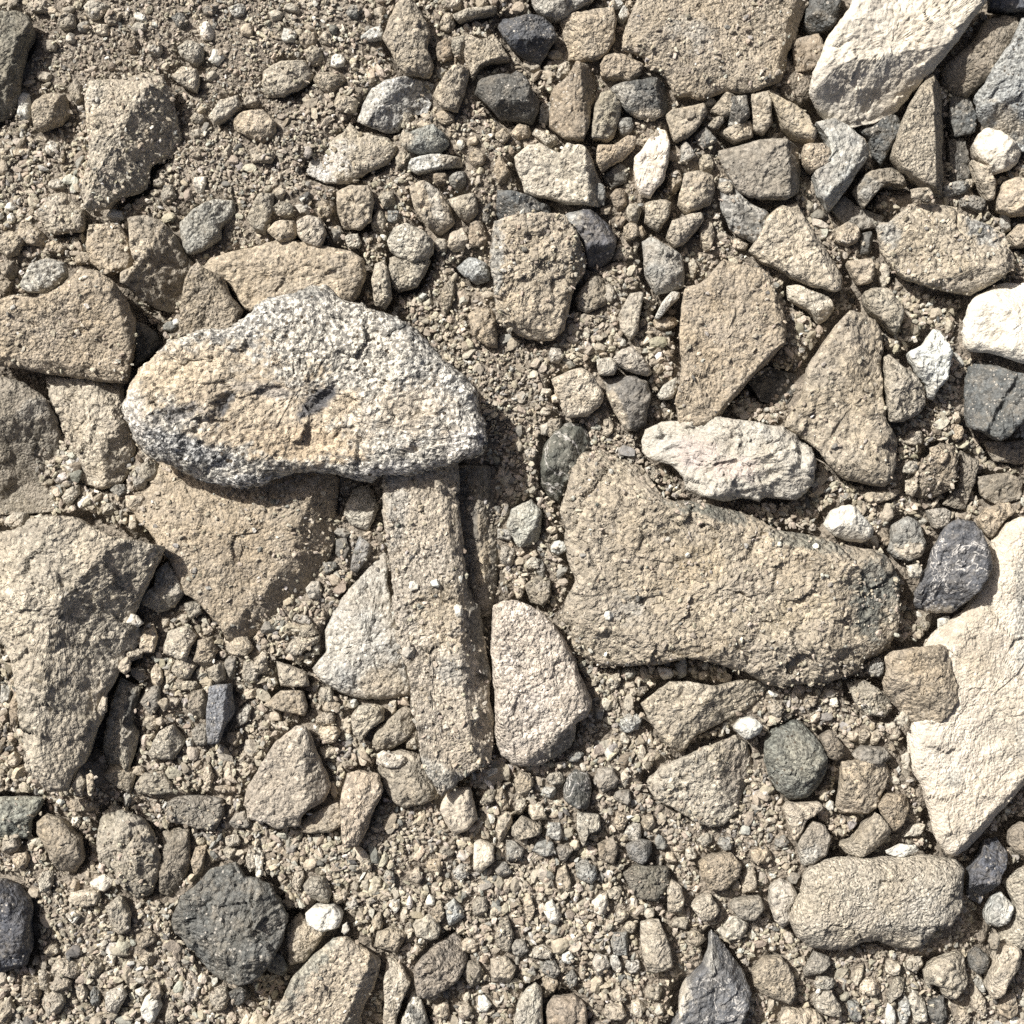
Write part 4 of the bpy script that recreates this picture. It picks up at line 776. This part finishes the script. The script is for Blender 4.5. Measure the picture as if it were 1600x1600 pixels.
# ---------------------------------------------------------------- pebbles (x, y, width, height, turn, colour; the black one beside the veined slate is painted shade), read off the photograph
PEB = """
60 8 40 22 0 b|82 17 17 16 0 t|106 14 22 16 0 t|103 33 30 28 0 t|130 42 20 18 0 g|150 12 46 30 -20 b|175 25 30 26 0 t|158 46 26 18 0 b|110 58 18 17 0 w|75 70 24 18 0 t
68 118 25 17 0 b|218 26 25 13 20 w|215 43 25 17 0 b|208 70 22 28 0 n|243 77 25 22 0 p|322 50 24 31 -20 w|338 90 26 27 0 w|330 118 20 18 0 b|37 168 22 50 4 w|117 142 24 40 0 t
81 230 20 26 30 w|94 246 17 17 0 b|88 287 29 18 0 b|14 322 20 14 0 w|16 340 14 19 0 w|307 238 27 21 0 t|355 238 15 27 20 t|312 287 20 29 0 w|180 337 31 20 10 w|310 185 24 20 0 t
308 208 22 14 0 b|392 158 26 20 0 b|262 303 26 32 0 t|248 285 20 16 0 t|48 368 50 30 20 t|15 380 46 42 0 t|85 385 35 25 0 t|330 15 30 20 -20 g|280 30 26 28 0 g|372 15 30 22 0 p
385 45 21 20 0 b|452 55 26 22 0 w|482 60 33 26 0 t|492 87 32 32 0 t|507 58 22 25 -30 b|513 125 54 40 10 t|540 160 38 34 0 t|528 94 24 22 0 w|553 15 27 23 0 g|592 18 20 17 0 b
582 52 38 22 -10 p|457 12 27 16 0 b|430 22 24 18 0 b|695 80 30 40 0 n|716 72 25 42 0 t|700 35 25 34 0 t|705 3 30 22 0 b|688 112 20 16 0 g|637 187 23 31 0 t|660 194 21 13 -20 b
695 182 32 22 20 t|738 220 19 14 0 b|688 280 27 24 0 n|715 280 28 31 0 g|626 250 17 28 10 t|605 310 31 27 0 t|592 345 26 44 0 t|613 338 22 22 0 g|440 327 38 25 -8 t|437 302 19 23 0 b
478 310 24 22 0 d|475 325 29 14 20 p|507 328 26 32 0 t|525 367 24 32 0 g|408 332 42 66 5 t|412 238 40 32 0 t|715 372 34 40 0 b|745 367 30 48 0 n|688 382 24 26 0 b|552 375 27 24 0 b
745 245 28 32 -40 t|785 210 25 28 0 t|782 265 24 48 0 t|762 335 16 40 0 d|830 105 32 18 25 t|880 110 20 38 35 b|868 85 30 14 0 t|852 172 20 40 8 p|815 205 36 26 0 t|853 215 46 22 28 b
977 195 28 30 0 g|937 302 20 36 0 g|968 312 27 40 0 n|990 333 26 38 0 t|985 362 26 30 0 b|968 346 20 20 0 n|1002 362 19 22 0 t|975 395 32 20 0 b|1055 280 24 46 10 t|1049 243 24 20 0 t
1073 238 27 36 0 p|1103 215 36 34 0 g|1122 190 28 18 -30 t|1105 255 24 36 0 t|1105 365 26 60 5 t|1110 160 20 14 0 b|1135 292 26 22 0 t|1155 380 28 20 0 b|963 5 26 17 0 p|975 22 17 30 25 p
1515 287 16 28 40 b|1443 302 38 22 15 q|1490 295 60 24 -15 g|1525 316 44 26 10 g|1323 365 40 40 0 q|1355 378 26 40 0 d|1572 347 16 40 -10 g|10 420 30 30 0 n|6 450 22 30 0 n|130 405 32 20 0 t
250 490 40 14 20 n|265 510 26 16 -10 g|275 503 15 12 0 w|110 772 26 40 15 b|185 766 30 20 0 g|170 795 24 22 0 b|216 742 24 48 -10 p|232 735 36 32 0 t|210 785 34 26 0 b|25 812 38 25 0 b
207 815 14 26 0 b|211 970 29 20 10 w|230 997 32 52 0 b|280 1003 52 58 0 b|287 1046 42 36 -10 t|290 1072 44 16 0 t|208 1023 32 22 -15 b|195 1040 22 27 -20 b|217 1053 28 22 20 g|245 1055 20 44 0 b
322 1020 38 60 0 t|370 1005 50 36 10 t|338 1048 30 38 0 t|300 952 34 30 20 t|288 968 16 20 0 t|258 972 14 15 0 b|235 1095 32 52 15 g|255 1100 18 22 0 t|272 1097 17 13 0 b|290 1098 12 17 20 b
235 1130 29 25 0 t|250 1128 14 15 0 b|309 1100 30 52 0 t|313 1148 30 38 0 g|297 1162 13 20 0 w|160 1105 16 30 15 b|18 1190 22 28 35 b|8 1090 18 72 0 p|22 1110 18 70 8 n|360 1043 20 40 0 g
367 1155 30 26 0 n|390 1050 26 38 0 t|390 1085 26 15 -10 b|380 1118 22 42 15 p|535 833 28 16 0 g|533 860 22 40 5 d|513 888 24 20 0 g|492 925 26 28 0 p|473 968 32 16 10 p|480 987 32 24 0 t
470 1008 58 28 -30 b|493 1017 12 17 0 w|407 1040 25 46 25 b|424 1067 16 15 0 w|430 1120 19 15 0 b|510 1085 25 26 0 t|517 1103 31 22 -10 t|552 1100 15 15 0 w|508 1125 35 22 -10 b|513 1147 38 30 0 b
515 1173 34 20 10 b|543 1133 16 25 0 t|613 1105 14 25 0 b|610 1188 54 26 8 p|645 1155 26 34 0 t|790 835 27 20 0 p|793 870 26 40 0 p|862 828 20 13 0 b|873 855 27 24 0 w|830 880 26 19 0 b
845 890 14 40 -10 g|833 865 17 13 0 b|812 918 22 40 8 b|960 1065 22 38 15 b|985 1052 29 18 0 b|985 1072 20 13 0 b|1002 1080 29 16 -35 n|1018 1045 11 19 0 b|1042 1052 28 20 15 w|1065 1045 18 38 5 p
1042 1035 15 17 0 g|1100 1055 17 15 0 b|1135 1060 21 16 0 b|983 1098 16 27 0 b|985 1128 46 30 -10 p|975 1155 17 25 0 b|897 1183 31 20 -10 g|875 1195 26 14 0 b|937 1115 15 21 0 g|1383 840 22 30 0 n
1368 1045 29 34 20 p|1412 1125 22 26 0 b|1213 1108 26 30 0 b|1210 1125 28 16 -20 b|1265 1095 20 25 0 t|1297 1083 19 15 0 b|1303 1098 15 17 0 w|1333 1150 21 17 0 b|1350 1150 19 30 20 t|1368 1153 18 26 0 b
1400 1148 18 25 0 b|1393 1135 17 14 0 b|1415 1190 14 32 0 b|1430 893 26 24 0 b|1475 970 24 14 -20 w|1450 975 17 32 15 t|1427 962 20 50 10 d|122 1225 24 42 5 t|140 1225 15 37 0 t|118 1284 15 15 0 w
70 1378 26 36 10 b|30 1347 26 30 0 t|15 1320 30 38 0 t|53 1396 21 15 0 b|116 1385 18 19 30 t|158 1382 46 27 -15 w|132 1405 50 28 0 b|183 1430 38 66 -8 t|113 1434 19 18 0 w|80 1485 29 27 0 b
100 1513 52 30 5 b|57 1503 15 15 0 t|70 1535 20 44 -10 b|48 1550 30 58 3 t|95 1540 32 32 20 t|78 1568 44 36 -30 t|125 1552 22 28 -20 b|148 1560 17 38 0 g|150 1515 24 32 25 t|172 1502 15 21 0 w
178 1565 36 50 0 p|220 1550 21 17 0 w|235 1577 32 54 10 w|267 1592 20 40 0 b|298 1550 26 40 15 p|340 1565 36 40 0 b|375 1556 36 32 0 d|225 1470 36 24 -25 t|230 1500 36 21 -10 b|245 1550 20 27 0 t
310 1345 22 50 10 t|360 1315 33 20 -5 b|360 1334 26 20 0 t|360 1250 15 17 0 b|325 1215 18 37 0 b|355 1235 42 16 8 n|375 1285 38 28 0 g|392 1345 20 42 0 b|190 1215 50 40 20 t|240 1225 66 34 0 t
215 1205 21 17 0 b|127 1260 50 22 10 t|8 1582 30 48 0 t|465 1377 18 34 25 b|497 1392 46 44 0 t|530 1402 28 26 0 t|455 1410 31 19 -25 t|403 1350 18 50 0 w|550 1412 21 23 0 p|540 1453 13 21 10 p
555 1386 13 19 0 t|572 1352 22 24 0 b|608 1372 18 25 0 b|650 1370 23 27 0 b|680 1355 27 23 0 t|698 1330 25 22 0 t|720 1365 27 26 0 p|672 1407 16 19 0 w|615 1415 20 25 20 w|710 1428 33 46 8 p
700 1385 24 20 -30 t|590 1440 20 30 0 t|640 1457 15 34 0 t|632 1430 16 25 0 b|668 1452 46 40 0 t|684 1428 22 40 10 t|610 1470 54 44 0 t|735 1478 30 24 0 b|752 1420 25 36 0 t|788 1462 30 56 0 t
785 1360 29 27 0 g|787 1292 25 50 15 b|762 1250 22 36 20 t|783 1246 20 40 -20 t|758 1306 15 15 0 t|780 1522 42 48 0 t|755 1570 24 29 0 w|725 1582 27 27 0 b|690 1580 27 31 0 b|740 1525 36 40 0 n
430 1510 34 38 0 g|521 1235 12 31 0 t|818 1225 34 38 0 t|868 1218 30 22 0 b|858 1240 24 20 0 p|830 1247 17 13 0 b|813 1262 20 33 0 b|840 1268 26 31 -15 b|867 1302 29 31 0 p|852 1326 40 28 10 g
882 1332 27 29 0 g|805 1332 30 36 0 g|898 1322 17 18 0 b|950 1217 42 38 0 g|976 1215 14 32 10 b|972 1247 30 26 0 g|970 1285 24 30 0 b|1013 1287 24 25 0 t|990 1300 28 36 25 p|950 1332 34 46 0 n
1033 1317 18 24 -20 g|1030 1346 14 26 0 g|1048 1342 19 19 0 b|1060 1328 19 12 0 b|1080 1335 19 21 0 b|1103 1312 27 20 -20 b|1135 1318 25 22 0 g|915 1362 40 34 20 p|883 1382 24 60 -8 t|862 1427 28 44 -15 w
825 1412 17 60 -8 b|937 1415 29 38 15 w|962 1395 26 22 0 t|1015 1427 19 17 0 b|972 1433 29 23 -30 b|985 1450 22 22 0 t|923 1450 15 21 0 b|1088 1468 31 27 0 t|1064 1442 30 24 0 t|1147 1452 50 40 0 b
1150 1384 14 29 -15 b|1170 1377 26 42 0 t|1190 1338 40 28 10 t|970 1475 27 40 0 g|940 1510 30 40 0 p|962 1505 18 31 -15 p|990 1512 27 21 0 p|858 1515 34 30 0 g|850 1490 35 24 0 b|887 1498 20 21 0 w
910 1515 11 40 0 t|812 1482 30 30 0 g|893 1532 24 30 0 g|1020 1553 28 30 0 t|1000 1577 26 27 0 b|1030 1580 14 20 0 b|967 1555 20 22 -30 b|960 1583 38 28 0 b|860 1537 28 24 0 t|1240 1372 20 20 0 g
1222 1318 25 21 0 g|1297 1260 14 20 0 w|1290 1536 36 23 -5 b|1343 1525 16 38 28 t|1360 1546 36 30 0 b|1398 1515 24 24 0 b|1430 1508 30 26 0 b|1402 1546 24 52 35 t|1435 1572 28 60 -8 b|1413 1582 19 48 0 p
1392 1590 17 40 0 w|1337 1582 22 40 -10 g|1530 1567 22 60 -22 b|1508 1587 21 25 0 b|1578 1574 34 48 20 t|1465 1582 32 44 0 d|1530 1540 21 27 0 p|1478 1473 24 11 10 b|1555 1472 20 28 0 n|1412 1330 54 22 -5 w
1430 1298 46 21 -25 b|1422 1215 34 18 35 t|645 916 18 15 -15 w|681 911 17 15 0 w|717 956 14 26 -8 w|637 1019 21 19 0 p|742 1120 18 21 0 b|697 1135 13 17 0 b|951 963 17 16 0 w|1382 430 18 40 8 b
1430 685 34 24 0 b|1467 712 36 34 -30 q|1425 730 26 22 0 b|1380 775 60 20 -8 q|1425 760 20 30 0 q|1495 650 15 22 0 b|1497 675 22 30 0 q|1240 240 16 14 0 b|700 462 22 60 5 t|1040 505 40 22 -8 q
1083 420 16 40 0 q|950 460 24 32 0 b|1080 180 18 14 0 n|868 623 14 14 0 q|855 612 20 14 0 b|852 643 20 14 0 b|865 665 26 36 20 t|850 670 14 22 0 b|868 555 26 26 0 p|830 710 20 26 0 p
1017 740 26 26 0 q|950 668 18 30 0 q|1255 755 0 0 0 b
"""
CW = dict(t=('tan', 'dull tan', 'brown-tan'), b=('light beige', 'beige', 'sandy beige'), w=('white', 'off-white', 'cream-white'), p=('pale grey', 'ash-grey', 'light grey'), g=('grey', 'dusty grey', 'mid-grey'),
          d=('black', 'blackish', 'charcoal'), n=('brown', 'dark brown', 'dull brown'), q=('warm tan', 'honey-tan', 'buff'))
def near(px, py):
    o = []
    for ph, ax_, ay_ in ANCH:
        q = ANP.get(ph)
        if q is None:
            q = ANP[ph] = resample(np.stack([ax_, ay_], -1), 12, 0)
        dx = float(np.min(np.hypot(q[:, 0] - px, q[:, 1] - py)))
        mx, my = ax_.mean(), ay_.mean()
        o.append((dx, ph, px - mx, py - my, ax_, ay_))
    o.sort(key=lambda a: a[0])
    return o
used = set(); ANP = {}
def inside(px, py, ax_, ay_):
    k = False
    for i in range(len(ax_)):
        x0, y0, x1, y1 = ax_[i - 1], ay_[i - 1], ax_[i], ay_[i]
        if (y0 > py) != (y1 > py) and px < (x1 - x0) * (py - y0) / (y1 - y0) + x0:
            k = not k
    return k
def side(px, py, ax_, ay_):
    if inside(px, py, ax_, ay_):
        return 'lying on'
    h = 'left' if px < ax_.min() + .15 * np.ptp(ax_) else 'right' if px > ax_.max() - .15 * np.ptp(ax_) else ''
    v = 'above' if py < ay_.min() + .15 * np.ptp(ay_) else 'below' if py > ay_.max() - .15 * np.ptp(ay_) else ''
    if v and h:
        return v + ' and ' + h + ' of'
    return v if v else (h + ' of' if h else 'beside')
def peb_label(px, py, w_, h_, c):
    a_, b_ = max(w_, h_), min(w_, h_)
    size = 'tiny' if a_ < 19 else 'small' if a_ < 32 else 'sizeable'
    shp = 'long' if a_ > 2.0 * b_ else 'oblong' if a_ > 1.4 * b_ else 'chunky'
    nb = near(px, py)
    short = [n_[1].replace(' at the left edge', '').replace(' at the right edge', '') for n_ in nb]
    cand = []
    for cw in CW[c][:1]:
        cand.append(f"{size} {shp} {cw} pebble {side(px, py, nb[0][4], nb[0][5])} {nb[0][1]}")
        for i, j in ((0, 1), (0, 2), (1, 2), (0, 3), (1, 3)):
            cand.append(f"{size} {shp} {cw} pebble between {nb[i][1]} and {nb[j][1]}")
        cand.append(f"{size} {shp} {cw} pebble {side(px, py, nb[1][4], nb[1][5])} {nb[1][1]}")
        cand.append(f"{size} {shp} {cw} pebble {side(px, py, nb[2][4], nb[2][5])} {nb[2][1]}")
    for l in cand:
        if l not in used and 4 <= len(l.split()) <= 16:
            used.add(l); return l
    for l in cand:
        for ext in ('farther out', 'another', 'a further one'):
            m_ = l.replace('pebble', 'pebble, ' + ext + ',', 1)
            if m_ not in used and len(m_.split()) <= 16:
                used.add(m_); return m_
    return cand[0]

GROUND_CACHE = {}
def surf(px, py):
    g = float(G(np.array([px]), np.array([py]))[0])
    j, i = hm_idx(np.array([px]), np.array([py]))
    return g, float(HM[j[0], i[0]])
plist = []
for line in PEB.strip().split('\n'):
    for it in line.split('|'):
        a = it.split()
        if float(a[2]) < 5:
            continue
        plist.append((float(a[0]), float(a[1]), float(a[2]), float(a[3]), float(a[4]), a[5]))
plist.sort(key=lambda q: -q[2] * q[3])
REST = []
for pi_, (px, py, pw, ph, an, c) in enumerate(plist):
    single = pi_ < 310
    rs = np.random.RandomState(int(px * 131 + py * 17) % 99991)
    k = rs.randint(5, 9)
    th = (np.arange(k) + rs.uniform(-.32, .32, k)) * 2 * math.pi / k
    rr = rs.uniform(.78, 1.16, k)
    ca, sa = math.cos(math.radians(an)), math.sin(math.radians(an))
    ex = 2.6
    den = (np.abs(np.cos(th)) ** ex + np.abs(np.sin(th)) ** ex) ** (-1 / ex)
    ux = np.cos(th) * den * rr * pw / 2; uy = np.sin(th) * den * rr * ph / 2
    ux *= pw / np.ptp(ux); uy *= ph / np.ptp(uy)
    poly = [(px + x_ * ca - y_ * sa, py + x_ * sa + y_ * ca) for x_, y_ in zip(ux, uy)]
    g, hs = surf(px, py)
    b_ = min(pw, ph)
    on = hs > g + 2
    z0 = max(g, hs) if on else g
    if on and hs > g + 24 and b_ > 22:
        z0 = hs - 4
    bury = max(0.0, 1 - math.hypot((px - 330) / 520, (py - 150) / 330))
    top = z0 + (.32 if on else .62 - .3 * bury) * b_ + 3
    stone('pebble', peb_label(px, py, pw, ph, c) if single else '', 'pebble', 'pebbles scattered through the gravel', poly, top, c,
          mat='white' if c == 'w' else 'dark' if c in 'dk' else 'rock', base=z0 - (3 if on else 9), er=.14 * b_ + 1.2, rough=.8, step=2.2 if b_ > 20 else 1.8, dust=.15, nf=rs.randint(3, 6), under=.2, soft=0, sharp=1.6, collect=None if single else REST)

# ---------------------------------------------------------------- loose gravel and grit, far too many to count
def ico():
    p = (1 + 5 ** .5) / 2
    v = np.array([(-1, p, 0), (1, p, 0), (-1, -p, 0), (1, -p, 0), (0, -1, p), (0, 1, p), (0, -1, -p), (0, 1, -p), (p, 0, -1), (p, 0, 1), (-p, 0, -1), (-p, 0, 1)], float)
    v /= np.linalg.norm(v[0])
    f = np.array([(0, 11, 5), (0, 5, 1), (0, 1, 7), (0, 7, 10), (0, 10, 11), (1, 5, 9), (5, 11, 4), (11, 10, 2), (10, 7, 6), (7, 1, 8), (3, 9, 4), (3, 4, 2), (3, 2, 6), (3, 6, 8), (3, 8, 9), (4, 9, 5), (2, 4, 11), (6, 2, 10), (8, 6, 7), (9, 8, 1)])
    return v, f
IV, IF = ico()
def subdiv(v, f):
    mid = {}; v = list(map(tuple, v)); nf_ = []
    def m(a, b):
        k = (min(a, b), max(a, b))
        if k not in mid:
            q = (np.array(v[a]) + np.array(v[b])) / 2; q /= np.linalg.norm(q); mid[k] = len(v); v.append(tuple(q))
        return mid[k]
    for a, b, c in f:
        x, y, z = m(a, b), m(b, c), m(c, a)
        nf_ += [(a, x, z), (b, y, x), (c, z, y), (x, y, z)]
    return np.array(v), np.array(nf_)
IV2, IF2 = subdiv(IV, IF)
PAL = np.array([COL['t'], COL['b'], COL['n'], COL['g'], COL['w'], COL['d'], COL['q'], COL['p']])
PW = np.array([.31, .25, .10, .07, .022, .02, .19, .07])
def grains(name, label, X, Y, Z, Rad, seed, tv, tf, flat=True, jit=.30, extra=()):
    rs = np.random.RandomState(seed)
    n_ = len(X)
    # a bank of angular shapes: the unit sphere cut by random planes
    B = 40
    bank = []
    for i in range(B):
        v = tv * (1 + rs.uniform(-jit, jit * .6, (len(tv), 1)))
        for _ in range(5):
            nrm = rs.normal(size=3); nrm /= np.linalg.norm(nrm); dd = rs.uniform(.3, .75)
            over = np.maximum(v @ nrm - dd, 0); v = v - over[:, None] * nrm
        v = v * np.array([1.1, rs.uniform(.45, 1), rs.uniform(.4, .8)])
        bank.append(v)
    bank = np.array(bank)
    v = bank[rs.randint(0, B, n_)]
    a = rs.uniform(0, 2 * math.pi, n_); ca, sa = np.cos(a)[:, None], np.sin(a)[:, None]
    tl = rs.uniform(-.6, .6, n_)[:, None]; ct, st = np.cos(tl), np.sin(tl)
    x, y, z = v[..., 0], v[..., 1], v[..., 2]
    y, z = y * ct - z * st, y * st + z * ct
    x, y = x * ca - y * sa, x * sa + y * ca
    r = Rad[:, None]
    Vw = np.stack([(X[:, None] + x * r - 800) * S, -(Y[:, None] + y * r - 800) * S, (Z[:, None] + z * r) * S], -1).reshape(-1, 3)
    off = (np.arange(n_) * len(tv))[:, None, None]
    Fc = (tf[None] + off)[..., ::-1].reshape(-1, 3)
    ci = rs.choice(len(PAL), n_, p=PW / PW.sum())
    c = PAL[ci] * rs.uniform(.68, 1.25, (n_, 1)) * (1 + rs.uniform(-.04, .04, (n_, 3)))
    c = np.repeat(c, len(tv), 0)
    for (ev, et, ec, es) in extra:
        Fc = np.concatenate([Fc, et + len(Vw)]); Vw = np.concatenate([Vw, ev]); c = np.concatenate([c, ec])
    me = make_mesh(name, Vw, Fc, c, np.zeros(len(Vw)), smooth=not flat)
    me.materials.append(MAT['grit'])
    ob = bpy.data.objects.new(name, me); sc.collection.objects.link(ob)
    ob["kind"] = "stuff"; ob["label"] = label; ob["category"] = "gravel" if name == 'gravel' else "grit"
    return ob

def place(n_, seed, lo, hi, pw_, clear):
    rs = np.random.RandomState(seed)
    X = rs.uniform(-90, 1690, n_); Y = rs.uniform(-90, 1690, n_)
    u = rs.uniform(0, 1, n_)
    Rad = lo + (hi - lo) * u ** pw_
    fine = np.clip(1 - np.hypot((X - 330) / 520, (Y - 150) / 330), 0, 1)
    Rad *= (1 - .25 * fine) * (1 + .22 * np.clip((Y - 500) / 300, 0, 1)) * (1 + .45 * fbm(X, Y, 150, 3, 515))
    g = G(X, Y); j, i = hm_idx(X, Y); hs = HM[j, i]
    for dx, dy in ((1, 0), (-1, 0), (0, 1), (0, -1)):
        j2, i2 = hm_idx(X + dx * Rad * clear, Y + dy * Rad * clear); hs = np.maximum(hs, np.where(HM[j2, i2] > g + 6, HM[j2, i2], -999))
    return X, Y, Rad, g, hs, rs
X, Y, Rad, g, hs, rs = place(11500, 71, 4.8, 13.5, 2.3, .6)
ok = hs < g + 2
grains("gravel", "loose tan and grey gravel bits filling the space between the stones", X[ok], Y[ok], g[ok] + .35 * Rad[ok], Rad[ok], 5, IV2, IF2, jit=.14, extra=REST)
X2, Y2, Z2, R2 = X[ok], Y[ok], g[ok] + .35 * Rad[ok], Rad[ok]
# gravel bits also carry grit around them
X, Y, Rad, g, hs, rs = place(113000, 72, 2.7, 6.8, 1.6, .3)
ok = hs < g + 1
Xa, Ya, Za, Ra = X[ok], Y[ok], g[ok] + (.1 + 1.0 * rs.uniform(0, 1, ok.sum())) * Rad[ok], Rad[ok]
# grit lying on dusty stones
dust = np.zeros(SID[0] + 1)
for sid, d_ in STONES:
    dust[sid] = d_
Xb = rs.uniform(-60, 1660, 120000); Yb = rs.uniform(-60, 1660, 120000)
j, i = hm_idx(Xb, Yb); sid = HID[j, i]
p = np.where(sid >= 0, dust[sid], 0) * (0.25 + 0.9 * np.clip(fbm(Xb, Yb, 55, 3, 91) * 1.6 + .3, 0, 1))
low = (sid >= 0) & (HM[j, i] - G(Xb, Yb) < 17)          # fines banked over the low rims of the stones
p = np.maximum(p, np.where(low, .55 * np.clip(.6 + 1.4 * fbm(Xb, Yb, 60, 3, 92), 0, 1), 0))
kb = rs.uniform(0, 1, len(Xb)) < p * .75
Rb = 1.6 + 5.0 * rs.uniform(0, 1, kb.sum()) ** 2.6
# the same gravel goes on, thinner in detail, past the edges of the picture
ro = np.random.RandomState(88)
Xo = ro.uniform(-620, 2220, 22000); Yo = ro.uniform(-620, 2220, 22000)
dout = np.maximum(np.maximum(-85 - Xo, Xo - 1685), np.maximum(-85 - Yo, Yo - 1685))
jo, io = hm_idx(Xo, Yo); ino = (Xo > -230) & (Xo < 1830) & (Yo > -230) & (Yo < 1830)
ko = (dout > 0) & (ro.uniform(0, 1, 22000) < np.clip(1.1 - dout / 620, .15, 1)) & ~(ino & (HM[jo, io] > -900))
Xo, Yo = Xo[ko], Yo[ko]; Ro = 4 + 17 * ro.uniform(0, 1, len(Xo)) ** 2.4
Xa, Ya, Za, Ra = np.concatenate([Xa, Xo]), np.concatenate([Ya, Yo]), np.concatenate([Za, G(Xo, Yo) + .3 * Ro]), np.concatenate([Ra, Ro])
grains("grit", "fine tan and grey grit lying between and on the stones", np.concatenate([Xa, Xb[kb]]), np.concatenate([Ya, Yb[kb]]),
       np.concatenate([Za, HM[j, i][kb] + .2 * Rb]), np.concatenate([Ra, Rb]), 6, IV, IF)
print("objects", len(bpy.data.objects), "grit", len(Xa), int(kb.sum()), "tris", sum(len(m.loops) - 2 * len(m.polygons) for m in bpy.data.meshes))
